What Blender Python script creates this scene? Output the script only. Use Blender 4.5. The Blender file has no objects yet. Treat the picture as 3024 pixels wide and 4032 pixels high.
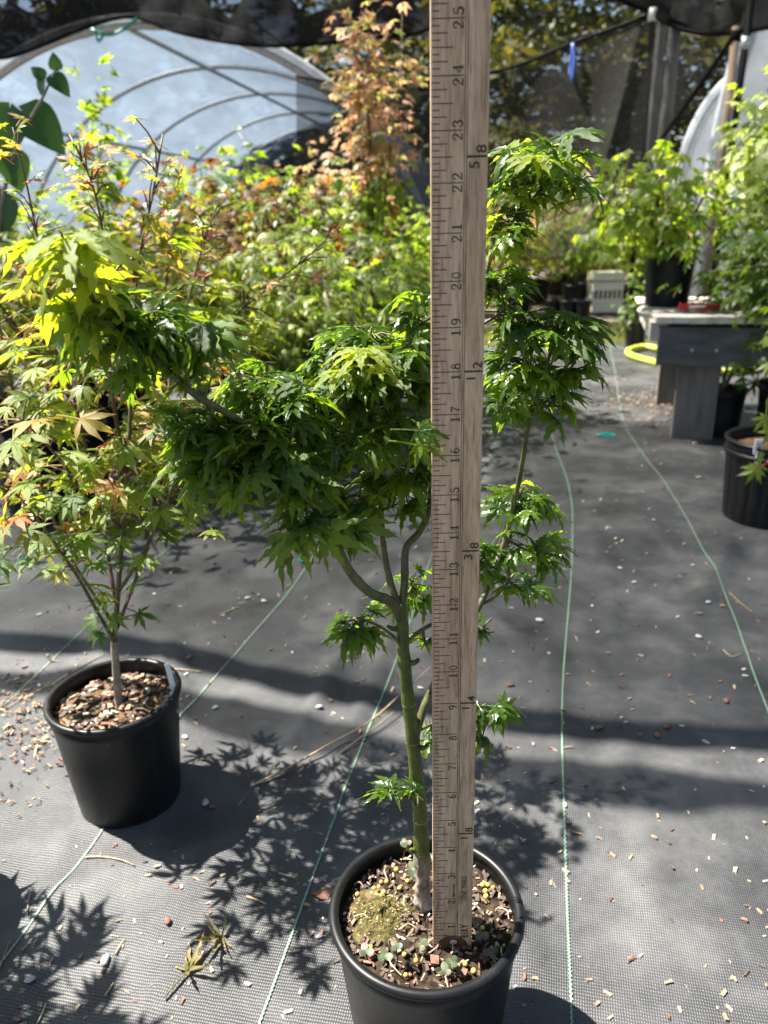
import bpy, math, random
import numpy as np
from mathutils import Matrix, Vector, Quaternion
R = math.radians
random.seed(7); rng = np.random.default_rng(11)
IN = 0.0254
sc = bpy.context.scene
col = sc.collection

# ------------------------------------------------------------------ camera
CAM = np.array([0.0, 0.0, 27 * IN])
PITCH, ROLL, FPX = R(20.733), R(1.5104), 3030.0
fwd = np.array([0, math.cos(PITCH), -math.sin(PITCH)])
_u0 = np.array([0, math.sin(PITCH), math.cos(PITCH)]); _r0 = np.array([1.0, 0, 0])
rgt = math.cos(ROLL) * _r0 - math.sin(ROLL) * _u0
upv = math.cos(ROLL) * _u0 + math.sin(ROLL) * _r0
cam = bpy.data.cameras.new('camera'); co = bpy.data.objects.new('camera', cam); col.objects.link(co)
m = Matrix([[rgt[i], upv[i], -fwd[i], CAM[i]] for i in range(3)] + [[0, 0, 0, 1]])
co.matrix_world = m
cam.sensor_fit = 'VERTICAL'; cam.sensor_height = 36.0; cam.lens = 36.0 * FPX / 4032.0
cam.clip_start = 0.02; cam.clip_end = 600
cam.dof.use_dof = True; cam.dof.focus_distance = 0.57; cam.dof.aperture_fstop = 8.5
sc.camera = co

# ------------------------------------------------------------------ sky, sun, exposure
SH = np.array([0.571, -0.235])            # metres a shadow runs on the ground per metre of height
elev = math.atan(1 / np.hypot(*SH)); az = math.atan2(-SH[0], -SH[1])
w = bpy.data.worlds.new('World'); sc.world = w; w.use_nodes = True
nt = w.node_tree; nt.nodes.clear()
sky = nt.nodes.new('ShaderNodeTexSky'); sky.sky_type = 'NISHITA'; sky.sun_disc = False
sky.sun_elevation = elev; sky.sun_rotation = az; sky.dust_density = 1.5
bg = nt.nodes.new('ShaderNodeBackground'); bg.inputs['Strength'].default_value = 0.05
wo = nt.nodes.new('ShaderNodeOutputWorld')
nt.links.new(sky.outputs[0], bg.inputs[0]); nt.links.new(bg.outputs[0], wo.inputs[0])
sd = bpy.data.lights.new('sun', 'SUN'); sd.energy = 5.0; sd.angle = R(0.53); sd.color = (1.0, 0.95, 0.86)
so = bpy.data.objects.new('sun', sd); col.objects.link(so)
so.rotation_mode = 'QUATERNION'
so.rotation_quaternion = Vector((-SH[0], -SH[1], 1.0)).normalized().to_track_quat('Z', 'Y')
so.location = (-6, 3, 10)
vs = sc.view_settings
vs.view_transform = 'Standard'; vs.look = 'None'; vs.exposure = 2.08; vs.gamma = 1.0; vs.use_curve_mapping = False
sc.cycles.use_denoising = True
sc.cycles.max_bounces = 10; sc.cycles.transparent_max_bounces = 24
sc.cycles.sample_clamp_indirect = 8

# ------------------------------------------------------------------ pixel of the photograph -> point at a given distance
def ray(px, py):
    return rgt * (px - 1512) / FPX - upv * (py - 2016) / FPX + fwd
K = 3024 / 1659.0
def at(px, py, Y):
    d = ray(px * K, py * K); return CAM + d * (Y / d[1])
def gnd(px, py, z=0.0):
    d = ray(px * K, py * K); return CAM + d * ((z - CAM[2]) / d[2])
def unit(v):
    v = np.asarray(v, float); return v / (np.linalg.norm(v) + 1e-12)

# ------------------------------------------------------------------ materials
MATS = {}
def newmat(name):
    mt = bpy.data.materials.new(name); mt.use_nodes = True
    n = mt.node_tree; n.nodes.clear()
    out = n.nodes.new('ShaderNodeOutputMaterial'); MATS[name] = mt
    return mt, n, out
def N(n, t, **kw):
    x = n.nodes.new(t)
    for k, v in kw.items():
        if k in x.inputs: x.inputs[k].default_value = v
        else: setattr(x, k, v)
    return x
def ramp(n, stops, interp='LINEAR'):
    r = n.nodes.new('ShaderNodeValToRGB'); r.color_ramp.interpolation = interp
    e = r.color_ramp.elements
    while len(e) > 1: e.remove(e[-1])
    e[0].position = stops[0][0]; e[0].color = (*stops[0][1], 1)
    for p, c in stops[1:]:
        k = e.new(p); k.color = (*c, 1)
    return r
def simple(name, c1, c2, scale=40.0, rough=0.6, bump=0.2, spec=0.5, stretch=None, bdist=0.002, metal=0.0):
    """two-tone noise material in object coordinates"""
    mt, n, out = newmat(name); L = n.links.new
    tc = N(n, 'ShaderNodeTexCoord'); src = tc.outputs['Object']
    if stretch:
        mp = N(n, 'ShaderNodeMapping'); mp.inputs['Scale'].default_value = stretch
        L(src, mp.inputs[0]); src = mp.outputs[0]
    nz = N(n, 'ShaderNodeTexNoise', Scale=scale, Detail=6.0, Roughness=0.62); L(src, nz.inputs['Vector'])
    rp = ramp(n, [(0.32, c1), (0.68, c2)]); L(nz.outputs['Fac'], rp.inputs[0])
    b = N(n, 'ShaderNodeBsdfPrincipled', Roughness=rough, Metallic=metal); b.inputs['Specular IOR Level'].default_value = spec
    L(rp.outputs[0], b.inputs['Base Color'])
    if bump:
        bp = N(n, 'ShaderNodeBump', Strength=bump, Distance=bdist); L(nz.outputs['Fac'], bp.inputs['Height']); L(bp.outputs[0], b.inputs['Normal'])
    L(b.outputs[0], out.inputs[0]); return mt

def leafmat(name, stops, tipcol, trans=0.45, tgain=3.0, rough=0.42, spec=0.5, single=False, tippow=2.0, tint=(1.25, 1.0, 0.32)):
    """stops: colours over a per-leaf random number; tipcol tints the lobe tips; light passes through the blade"""
    mt, n, out = newmat(name); L = n.links.new
    if single:
        oi = N(n, 'ShaderNodeObjectInfo'); rnd = oi.outputs['Random']
    else:
        a = N(n, 'ShaderNodeAttribute', attribute_name='rnd'); rnd = a.outputs['Fac']
    t = N(n, 'ShaderNodeAttribute', attribute_name='tip')
    rp = ramp(n, stops); L(rnd, rp.inputs[0])
    pw = N(n, 'ShaderNodeMath', operation='POWER'); L(t.outputs['Fac'], pw.inputs[0]); pw.inputs[1].default_value = tippow
    mx = N(n, 'ShaderNodeMixRGB'); L(pw.outputs[0], mx.inputs[0]); L(rp.outputs[0], mx.inputs[1]); mx.inputs[2].default_value = (*tipcol, 1)
    tc = N(n, 'ShaderNodeTexCoord')
    nz = N(n, 'ShaderNodeTexNoise', Scale=160.0, Detail=3.0); L(tc.outputs['Object'], nz.inputs['Vector'])
    hv = N(n, 'ShaderNodeHueSaturation'); L(mx.outputs[0], hv.inputs['Color'])
    mr = N(n, 'ShaderNodeMapRange'); L(nz.outputs['Fac'], mr.inputs[0]); mr.inputs[3].default_value = 0.75; mr.inputs[4].default_value = 1.25
    L(mr.outputs[0], hv.inputs['Value'])
    b = N(n, 'ShaderNodeBsdfPrincipled', Roughness=rough); b.inputs['Specular IOR Level'].default_value = spec
    L(hv.outputs[0], b.inputs['Base Color'])
    bp = N(n, 'ShaderNodeBump', Strength=0.35, Distance=0.001); L(nz.outputs['Fac'], bp.inputs['Height']); L(bp.outputs[0], b.inputs['Normal'])
    g = N(n, 'ShaderNodeMixRGB', blend_type='MULTIPLY'); g.inputs[0].default_value = 1.0
    L(hv.outputs[0], g.inputs[1]); g.inputs[2].default_value = (tgain * tint[0], tgain * tint[1], tgain * tint[2], 1)
    tr = N(n, 'ShaderNodeBsdfTranslucent'); L(g.outputs[0], tr.inputs[0])
    ms = N(n, 'ShaderNodeMixShader'); ms.inputs[0].default_value = trans
    L(b.outputs[0], ms.inputs[1]); L(tr.outputs[0], ms.inputs[2]); L(ms.outputs[0], out.inputs[0])
    return mt

def clothmat(name, lo, hi, colr, scale=3.0):
    """knitted shade cloth: the open share of the knit lets light and view through"""
    mt, n, out = newmat(name); L = n.links.new
    tc = N(n, 'ShaderNodeTexCoord')
    nz = N(n, 'ShaderNodeTexNoise', Scale=scale, Detail=4.0); L(tc.outputs['Object'], nz.inputs['Vector'])
    mr = N(n, 'ShaderNodeMapRange'); L(nz.outputs['Fac'], mr.inputs[0]); mr.inputs[1].default_value = 0.3; mr.inputs[2].default_value = 0.7
    mr.inputs[3].default_value = lo; mr.inputs[4].default_value = hi
    d = N(n, 'ShaderNodeBsdfPrincipled', Roughness=0.7); d.inputs['Specular IOR Level'].default_value = 0.12; d.inputs['Base Color'].default_value = (*colr, 1)
    tr = N(n, 'ShaderNodeBsdfTransparent')
    ms = N(n, 'ShaderNodeMixShader'); L(mr.outputs[0], ms.inputs[0]); L(tr.outputs[0], ms.inputs[1]); L(d.outputs[0], ms.inputs[2])
    L(ms.outputs[0], out.inputs[0]); return mt

def plasticmat(name, colr, trans=0.6, clear=0.12):
    mt, n, out = newmat(name); L = n.links.new
    tc = N(n, 'ShaderNodeTexCoord')
    mp = N(n, 'ShaderNodeMapping'); mp.inputs['Scale'].default_value = (1.0, 0.25, 1.0); L(tc.outputs['Object'], mp.inputs[0])
    nz = N(n, 'ShaderNodeTexNoise', Scale=5.0, Detail=5.0, Distortion=0.6); L(mp.outputs[0], nz.inputs['Vector'])
    rp = ramp(n, [(0.3, tuple(c * 0.72 for c in colr)), (0.7, colr)]); L(nz.outputs['Fac'], rp.inputs[0])
    d = N(n, 'ShaderNodeBsdfPrincipled', Roughness=0.3); L(rp.outputs[0], d.inputs['Base Color'])
    bp = N(n, 'ShaderNodeBump', Strength=0.5, Distance=0.03); L(nz.outputs['Fac'], bp.inputs['Height']); L(bp.outputs[0], d.inputs['Normal'])
    t = N(n, 'ShaderNodeBsdfTranslucent'); L(rp.outputs[0], t.inputs[0])
    ms = N(n, 'ShaderNodeMixShader'); ms.inputs[0].default_value = trans; L(d.outputs[0], ms.inputs[1]); L(t.outputs[0], ms.inputs[2])
    c = N(n, 'ShaderNodeBsdfTransparent')
    m2 = N(n, 'ShaderNodeMixShader'); m2.inputs[0].default_value = clear; L(ms.outputs[0], m2.inputs[1]); L(c.outputs[0], m2.inputs[2])
    L(m2.outputs[0], out.inputs[0]); return mt

def fabricmat():
    mt, n, out = newmat('woven_weed_fabric'); L = n.links.new
    tc = N(n, 'ShaderNodeTexCoord')
    mp = N(n, 'ShaderNodeMapping'); mp.inputs['Rotation'].default_value = (0, 0, R(12.1)); L(tc.outputs['Object'], mp.inputs[0])
    w1 = N(n, 'ShaderNodeTexWave', wave_type='BANDS', bands_direction='X', Scale=135.0, Distortion=1.6); L(mp.outputs[0], w1.inputs['Vector'])
    w2 = N(n, 'ShaderNodeTexWave', wave_type='BANDS', bands_direction='Y', Scale=95.0, Distortion=2.0); L(mp.outputs[0], w2.inputs['Vector'])
    mu = N(n, 'ShaderNodeMath', operation='MULTIPLY'); L(w1.outputs['Fac'], mu.inputs[0]); L(w2.outputs['Fac'], mu.inputs[1])
    dust = N(n, 'ShaderNodeTexNoise', Scale=5.5, Detail=9.0, Roughness=0.68); L(tc.outputs['Object'], dust.inputs['Vector'])
    fine = N(n, 'ShaderNodeTexNoise', Scale=70.0, Detail=5.0, Roughness=0.7); L(tc.outputs['Object'], fine.inputs['Vector'])
    rp = ramp(n, [(0.30, (0.018, 0.019, 0.0205)), (0.50, (0.050, 0.051, 0.0535)), (0.70, (0.112, 0.111, 0.110))]); big = N(n, 'ShaderNodeTexNoise', Scale=1.6, Detail=4.0, Roughness=0.6); L(tc.outputs['Object'], big.inputs['Vector'])
    am = N(n, 'ShaderNodeMath', operation='MULTIPLY_ADD'); L(big.outputs['Fac'], am.inputs[0]); am.inputs[1].default_value = 0.45; L(dust.outputs['Fac'], am.inputs[2])
    sb = N(n, 'ShaderNodeMath', operation='SUBTRACT'); L(am.outputs[0], sb.inputs[0]); sb.inputs[1].default_value = 0.225
    L(sb.outputs[0], rp.inputs[0])
    hv = N(n, 'ShaderNodeMixRGB', blend_type='MULTIPLY'); hv.inputs[0].default_value = 0.3; L(rp.outputs[0], hv.inputs[1])
    r2 = ramp(n, [(0.0, (0.35, 0.35, 0.36)), (0.45, (1.15, 1.15, 1.15))]); L(mu.outputs[0], r2.inputs[0]); L(r2.outputs[0], hv.inputs[2])
    b = N(n, 'ShaderNodeBsdfPrincipled'); b.inputs['Specular IOR Level'].default_value = 0.5
    L(hv.outputs[0], b.inputs['Base Color'])
    r3 = N(n, 'ShaderNodeMapRange'); L(dust.outputs['Fac'], r3.inputs[0]); r3.inputs[3].default_value = 0.38; r3.inputs[4].default_value = 0.55
    L(r3.outputs[0], b.inputs['Roughness'])
    ad = N(n, 'ShaderNodeMath', operation='MULTIPLY_ADD'); L(fine.outputs['Fac'], ad.inputs[0]); ad.inputs[1].default_value = 0.7; L(mu.outputs[0], ad.inputs[2])
    bp = N(n, 'ShaderNodeBump', Strength=0.5, Distance=0.0012); L(ad.outputs[0], bp.inputs['Height']); L(bp.outputs[0], b.inputs['Normal'])
    L(b.outputs[0], out.inputs[0]); return mt

def rulermat():
    mt, n, out = newmat('ruler_wood'); L = n.links.new
    tc = N(n, 'ShaderNodeTexCoord')
    mp = N(n, 'ShaderNodeMapping'); mp.inputs['Scale'].default_value = (1.0, 1.0, 0.09); L(tc.outputs['Object'], mp.inputs[0])
    g1 = N(n, 'ShaderNodeTexNoise', Scale=520.0, Detail=6.0, Roughness=0.7); L(mp.outputs[0], g1.inputs['Vector'])
    g2 = N(n, 'ShaderNodeTexNoise', Scale=95.0, Detail=5.0); L(mp.outputs[0], g2.inputs['Vector'])
    mp2 = N(n, 'ShaderNodeMapping'); mp2.inputs['Scale'].default_value = (1.0, 1.0, 0.35); L(tc.outputs['Object'], mp2.inputs[0])
    g3 = N(n, 'ShaderNodeTexNoise', Scale=70.0, Detail=8.0, Roughness=0.7); L(mp2.outputs[0], g3.inputs['Vector'])
    r1 = ramp(n, [(0.33, (0.24, 0.155, 0.095)), (0.5, (0.44, 0.31, 0.20)), (0.7, (0.56, 0.41, 0.275))]); L(g1.outputs['Fac'], r1.inputs[0])
    r2 = ramp(n, [(0.3, (0.72, 0.68, 0.62)), (0.65, (1.0, 1.0, 1.0))]); L(g2.outputs['Fac'], r2.inputs[0])
    m1 = N(n, 'ShaderNodeMixRGB', blend_type='MULTIPLY'); m1.inputs[0].default_value = 1.0; L(r1.outputs[0], m1.inputs[1]); L(r2.outputs[0], m1.inputs[2])
    r3 = ramp(n, [(0.60, (1, 1, 1)), (0.70, (0.62, 0.47, 0.33))]); L(g3.outputs['Fac'], r3.inputs[0])
    m2 = N(n, 'ShaderNodeMixRGB', blend_type='MULTIPLY'); m2.inputs[0].default_value = 0.8; L(m1.outputs[0], m2.inputs[1]); L(r3.outputs[0], m2.inputs[2])
    b = N(n, 'ShaderNodeBsdfPrincipled', Roughness=0.55); L(m2.outputs[0], b.inputs['Base Color'])
    bp = N(n, 'ShaderNodeBump', Strength=0.25, Distance=0.0004); L(g1.outputs['Fac'], bp.inputs['Height']); L(bp.outputs[0], b.inputs['Normal'])
    L(b.outputs[0], out.inputs[0]); return mt

def barkmat():
    """young maple stem: green above, grey scarred bark at the foot, pale rings at the nodes"""
    mt, n, out = newmat('maple_bark'); L = n.links.new
    tc = N(n, 'ShaderNodeTexCoord'); sp = N(n, 'ShaderNodeSeparateXYZ'); L(tc.outputs['Object'], sp.inputs[0])
    nz = N(n, 'ShaderNodeTexNoise', Scale=90.0, Detail=7.0, Roughness=0.7); L(tc.outputs['Object'], nz.inputs['Vector'])
    h = N(n, 'ShaderNodeMath', operation='MULTIPLY_ADD'); L(nz.outputs['Fac'], h.inputs[0]); h.inputs[1].default_value = 0.05; L(sp.outputs['Z'], h.inputs[2])
    mr = N(n, 'ShaderNodeMapRange'); L(h.outputs[0], mr.inputs[0]); mr.inputs[1].default_value = 0.215; mr.inputs[2].default_value = 0.235
    g = ramp(n, [(0.3, (0.030, 0.042, 0.005)), (0.6, (0.070, 0.09, 0.009)), (0.8, (0.13, 0.13, 0.03))]); L(nz.outputs['Fac'], g.inputs[0])
    k = ramp(n, [(0.35, (0.10, 0.075, 0.05)), (0.65, (0.36, 0.31, 0.26))]); L(nz.outputs['Fac'], k.inputs[0])
    mx = N(n, 'ShaderNodeMixRGB'); L(mr.outputs[0], mx.inputs[0]); L(k.outputs[0], mx.inputs[1]); L(g.outputs[0], mx.inputs[2])
    b = N(n, 'ShaderNodeBsdfPrincipled', Roughness=0.5); L(mx.outputs[0], b.inputs['Base Color'])
    bp = N(n, 'ShaderNodeBump', Strength=0.5, Distance=0.001); L(nz.outputs['Fac'], bp.inputs['Height']); L(bp.outputs[0], b.inputs['Normal'])
    L(b.outputs[0], out.inputs[0]); return mt

M_FAB = fabricmat(); M_RUL = rulermat(); M_BARK = barkmat()
def potmat():
    mt, n, out = newmat('black_pot_plastic'); L = n.links.new
    tc = N(n, 'ShaderNodeTexCoord'); mp = N(n, 'ShaderNodeMapping'); mp.inputs['Scale'].default_value = (1, 1, .35); L(tc.outputs['Object'], mp.inputs[0])
    nz = N(n, 'ShaderNodeTexNoise', Scale=26.0, Detail=9.0, Roughness=0.72); L(mp.outputs[0], nz.inputs['Vector'])
    rp = ramp(n, [(0.3, (0.004, 0.0043, 0.0048)), (0.60, (0.008, 0.0084, 0.009)), (0.70, (0.024, 0.024, 0.0235)), (0.80, (0.07, 0.068, 0.065))]); L(nz.outputs['Fac'], rp.inputs[0])
    b = N(n, 'ShaderNodeBsdfPrincipled'); b.inputs['Specular IOR Level'].default_value = 0.3; L(rp.outputs[0], b.inputs['Base Color'])
    mr = N(n, 'ShaderNodeMapRange'); L(nz.outputs['Fac'], mr.inputs[0]); mr.inputs[3].default_value = .28; mr.inputs[4].default_value = .55; L(mr.outputs[0], b.inputs['Roughness'])
    bp = N(n, 'ShaderNodeBump', Strength=0.12, Distance=0.0008); L(nz.outputs['Fac'], bp.inputs['Height']); L(bp.outputs[0], b.inputs['Normal'])
    L(b.outputs[0], out.inputs[0]); return mt
M_POT = potmat()
M_POTG = simple('dusty_pot_plastic', (0.016, 0.017, 0.018), (0.05, 0.05, 0.05), 18, 0.5, 0.15, 0.5)
M_SOIL = simple('potting_soil', (0.010, 0.007, 0.005), (0.06, 0.04, 0.025), 130, 0.95, 1.0, 0.2, bdist=0.003)
M_BARKSOIL = simple('bark_mulch_soil', (0.035, 0.02, 0.012), (0.22, 0.13, 0.07), 110, 0.9, 1.0, 0.2, bdist=0.003)
M_MOSS = simple('dry_moss', (0.022, 0.02, 0.008), (0.13, 0.11, 0.035), 190, 0.95, 1.0, 0.2, bdist=0.002)
M_GROUND = simple('bare_earth_and_gravel', (0.06, 0.048, 0.036), (0.17, 0.14, 0.11), 6, 0.95, 0.6, 0.2, bdist=0.03)
M_INK = simple('printed_black_ink', (0.010, 0.009, 0.008), (0.03, 0.025, 0.02), 900, 0.6, 0.0)
M_MARK = simple('faded_marker_ink', (0.05, 0.02, 0.012), (0.11, 0.05, 0.03), 900, 0.6, 0.0)
M_KNOT = simple('dark_stained_end', (0.035, 0.018, 0.008), (0.16, 0.07, 0.025), 120, 0.45, 0.2)
M_THREAD = simple('green_marker_yarn', (0.10, 0.19, 0.12), (0.22, 0.33, 0.23), 400, 0.6, 0.0)
M_PELLET = simple('fertilizer_prill', (0.50, 0.36, 0.05), (0.72, 0.56, 0.12), 150, 0.35, 0.0)
M_PELLET2 = simple('old_fertilizer_prill', (0.36, 0.19, 0.05), (0.52, 0.33, 0.10), 150, 0.4, 0.0)
M_PERL = simple('white_perlite', (0.32, 0.30, 0.27), (0.58, 0.56, 0.52), 300, 0.8, 0.4)
M_CHIPS = [simple('bark_chip_tan', (0.17, 0.11, 0.07), (0.34, 0.24, 0.15), 200, 0.8, 0.4),
           simple('bark_chip_red', (0.11, 0.05, 0.035), (0.24, 0.12, 0.08), 200, 0.8, 0.4),
           simple('bark_chip_dark', (0.035, 0.022, 0.016), (0.11, 0.07, 0.05), 200, 0.8, 0.4),
           simple('straw_chip', (0.27, 0.21, 0.13), (0.45, 0.37, 0.25), 200, 0.8, 0.4)]
M_STONE = simple('grey_pebble', (0.25, 0.24, 0.23), (0.50, 0.49, 0.47), 150, 0.8, 0.3)
M_TWIG = simple('dry_twig', (0.20, 0.13, 0.07), (0.40, 0.29, 0.17), 150, 0.7, 0.4)
M_STEM = simple('brown_green_stem', (0.045, 0.04, 0.015), (0.13, 0.105, 0.04), 120, 0.55, 0.3)
M_BRANCH = simple('olive_branch_bark', (0.035, 0.034, 0.012), (0.10, 0.098, 0.03), 120, 0.5, 0.4)
M_NODE = simple('node_scar_bark', (0.10, 0.10, 0.05), (0.24, 0.22, 0.15), 200, 0.7, 0.3)
M_REDSTEM = simple('dark_red_stem', (0.05, 0.018, 0.014), (0.12, 0.045, 0.03), 120, 0.5, 0.3)
M_GREYSTEM = simple('grey_stem', (0.13, 0.10, 0.075), (0.30, 0.25, 0.20), 100, 0.7, 0.4)
M_DEAD = leafmat('dried_leaf', [(0, (0.13, 0.12, 0.055)), (1, (0.26, 0.235, 0.12))], (0.36, 0.30, 0.17), 0.3, 1.2, 0.7, 0.2, single=True)
M_BOARD = simple('weathered_board', (0.13, 0.125, 0.115), (0.30, 0.285, 0.26), 30, 0.85, 0.5, 0.3, stretch=(0.25, 1, 1), bdist=0.003)
M_BOARDD = simple('dark_weathered_board', (0.05, 0.05, 0.051), (0.12, 0.118, 0.115), 30, 0.8, 0.5, 0.3, stretch=(0.25, 1, 1), bdist=0.003)
M_LEG = simple('grey_leg_board', (0.09, 0.078, 0.066), (0.19, 0.168, 0.145), 30, 0.85, 0.5, 0.3, stretch=(1, 1, 0.2), bdist=0.003)
M_PALLET = simple('bleached_pallet', (0.36, 0.33, 0.28), (0.62, 0.58, 0.51), 30, 0.85, 0.5, 0.3, bdist=0.003)
M_HOSE = simple('lime_hose', (0.36, 0.42, 0.035), (0.52, 0.58, 0.07), 60, 0.4, 0.1)
M_RED = simple('red_tape', (0.60, 0.02, 0.03), (0.75, 0.05, 0.06), 60, 0.4, 0.0)
M_TEAL = simple('teal_tape', (0.0, 0.26, 0.19), (0.02, 0.42, 0.32), 60, 0.4, 0.0)
M_BLUE = simple('blue_string', (0.04, 0.09, 0.35), (0.08, 0.15, 0.5), 60, 0.5, 0.0)
M_WHITE = simple('white_tag_plastic', (0.70, 0.70, 0.68), (0.82, 0.82, 0.80), 60, 0.4, 0.0)
M_PIPE = simple('galvanized_pipe', (0.34, 0.36, 0.37), (0.52, 0.54, 0.55), 30, 0.4, 0.1, 0.5, metal=0.5)
M_WOODPOST = simple('rough_post_wood', (0.16, 0.11, 0.07), (0.33, 0.25, 0.17), 25, 0.85, 0.5, stretch=(1, 1, 0.2))
M_TREEBARK = simple('tree_bark', (0.05, 0.045, 0.04), (0.20, 0.18, 0.16), 9, 0.9, 0.9, 0.2, stretch=(1, 1, 0.3), bdist=0.03)
M_GREYBARK = simple('pale_grey_bark', (0.05, 0.048, 0.046), (0.14, 0.135, 0.13), 6, 0.85, 0.7, 0.2, bdist=0.02)
M_CLOTH = clothmat('shade_cloth', 0.60, 0.70, (0.012, 0.012, 0.012))
M_HEM = clothmat('bunched_shade_cloth', 0.86, 0.98, (0.02, 0.02, 0.021), 6.0)
M_CURT = clothmat('side_shade_cloth', 0.50, 0.66, (0.026, 0.025, 0.024), 2.0)
M_ROPE = simple('black_rope', (0.004, 0.004, 0.004), (0.01, 0.01, 0.01), 80, 0.8, 0.2, 0.08)
M_POLY = plasticmat('greenhouse_film', (0.155, 0.20, 0.26), .55, .10)
M_POLY2 = plasticmat('greenhouse_film_white', (0.72, 0.75, 0.78), 0.55, 0.04)
M_CREAM = simple('cream_crate_plastic', (0.60, 0.54, 0.38), (0.72, 0.66, 0.50), 20, 0.5, 0.1)
M_GRASS = leafmat('lawn_grass', [(0, (0.10, 0.16, 0.02)), (1, (0.20, 0.26, 0.04))], (0.24, 0.26, 0.06), 0.4, 1.4, 0.5, 0.3)
M_NEED = [leafmat('conifer_foliage_dark', [(0, (0.032, 0.046, 0.014)), (1, (0.085, 0.105, 0.03))], (0.10, 0.11, 0.04), 0.25, 1.6, 0.6, 0.3),
          leafmat('conifer_foliage_olive', [(0, (0.042, 0.055, 0.017)), (1, (0.115, 0.125, 0.035))], (0.13, 0.13, 0.04), 0.25, 1.8, 0.6, 0.3)]

# hero leaves
LION_C = [(0, (0.018, 0.046, 0.006)), (0.5, (0.034, 0.074, 0.008)), (0.8, (0.056, 0.108, 0.010)), (1, (0.085, 0.145, 0.012))]
M_LION1 = leafmat('lion_maple_leaf', LION_C, (0.052, 0.10, 0.010), 0.5, 4.6, 0.33, 0.45, single=True)
M_LION2 = leafmat('lion_maple_leaf_mass', LION_C, (0.052, 0.10, 0.010), 0.5, 4.6, 0.33, 0.45)
M_LIONY = leafmat('young_lion_maple_leaf', [(0, (0.13, 0.21, 0.015)), (1, (0.20, 0.27, 0.025))], (0.20, 0.24, 0.03), 0.55, 2.4, 0.4, 0.5, single=True)
PAL = {
 'pinktip': ([(0, (0.10, 0.165, 0.018)), (0.45, (0.165, 0.235, 0.025)), (0.8, (0.23, 0.275, 0.035)), (0.88, (0.30, 0.27, 0.06)), (0.95, (0.40, 0.16, 0.09)), (1, (0.42, 0.12, 0.09))], (0.34, 0.20, 0.075), 2.1, (1.0, 1.05, .3)),
 'shoot':   ([(0, (0.26, 0.26, 0.04)), (0.4, (0.36, 0.26, 0.07)), (0.7, (0.42, 0.20, 0.09)), (1, (0.44, 0.10, 0.08))], (0.45, 0.10, 0.08), 1.5, (1.05, 1.0, .5)),
 'lime':    ([(0, (0.10, 0.17, 0.02)), (0.6, (0.18, 0.25, 0.035)), (1, (0.28, 0.31, 0.05))], (0.25, 0.27, 0.05), 2.2, (1.0, 1.05, .3)),
 'green':   ([(0, (0.05, 0.10, 0.018)), (0.6, (0.085, 0.15, 0.025)), (1, (0.15, 0.21, 0.04))], (0.12, 0.16, 0.03), 2.6, (1.0, 1.0, .4)),
 'bronze':  ([(0, (0.06, 0.03, 0.018)), (0.45, (0.11, 0.055, 0.03)), (0.7, (0.12, 0.14, 0.025)), (1, (0.22, 0.11, 0.035))], (0.15, 0.06, 0.035), 1.7, (1.2, 1.0, .5)),
 'coral':   ([(0, (0.46, 0.28, 0.19)), (0.5, (0.56, 0.38, 0.27)), (0.8, (0.34, 0.38, 0.12)), (1, (0.30, 0.36, 0.10))], (0.55, 0.33, 0.24), 1.4, (1.1, 1.0, .75)),
 'pale':    ([(0, (0.22, 0.28, 0.08)), (0.5, (0.34, 0.40, 0.14)), (1, (0.42, 0.46, 0.19))], (0.38, 0.40, 0.15), 1.5, (1.0, 1.05, .5)),
 'gold':    ([(0, (0.22, 0.22, 0.04)), (0.5, (0.32, 0.28, 0.06)), (1, (0.36, 0.20, 0.08))], (0.36, 0.20, 0.09), 1.7, (1.05, 1.0, .4)),
}
LM = {k: leafmat('maple_leaf_' + k, v[0], v[1], 0.5, v[2], 0.42, 0.5, tint=v[3], tippow=3.0) for k, v in PAL.items()}
LMS = {k: leafmat('maple_leaf_single_' + k, PAL[k][0], PAL[k][1], 0.5, PAL[k][2], 0.40, 0.5, single=True, tint=PAL[k][3], tippow=4.0) for k in ('pinktip', 'green', 'shoot')}
M_BROAD = leafmat('broad_dark_leaf', [(0, (0.018, 0.06, 0.014)), (1, (0.03, 0.085, 0.02))], (0.04, 0.10, 0.015), 0.35, 2.6, 0.35, 0.5, single=True)

# ------------------------------------------------------------------ mesh helpers
def mesh(name, V, F, mat, smooth=False, attrs=None):
    me = bpy.data.meshes.new(name); me.from_pydata([tuple(map(float, v)) for v in V], [], [tuple(map(int, f)) for f in F])
    if mat: me.materials.append(mat)
    if smooth: me.polygons.foreach_set('use_smooth', [True] * len(me.polygons))
    for k, a in (attrs or {}).items():
        at_ = me.attributes.new(k, 'FLOAT', 'POINT'); at_.data.foreach_set('value', np.asarray(a, np.float32))
    me.update(); return me
def bigmesh(name, V, F, mat, smooth=False, attrs=None):
    """V (n,3), F (m,k) numpy arrays of equal-sided faces"""
    V = np.ascontiguousarray(V, np.float32); F = np.ascontiguousarray(F, np.int32); k = F.shape[1]
    me = bpy.data.meshes.new(name); me.vertices.add(len(V)); me.vertices.foreach_set('co', V.ravel())
    me.loops.add(F.size); me.loops.foreach_set('vertex_index', F.ravel())
    me.polygons.add(len(F)); me.polygons.foreach_set('loop_start', np.arange(0, F.size, k, dtype=np.int32)); me.polygons.foreach_set('loop_total', np.full(len(F), k, np.int32))
    if smooth: me.polygons.foreach_set('use_smooth', np.ones(len(F), bool))
    me.materials.append(mat)
    for kk, a in (attrs or {}).items():
        at_ = me.attributes.new(kk, 'FLOAT', 'POINT'); at_.data.foreach_set('value', np.asarray(a, np.float32))
    me.update(calc_edges=True); me.validate(); return me
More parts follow.
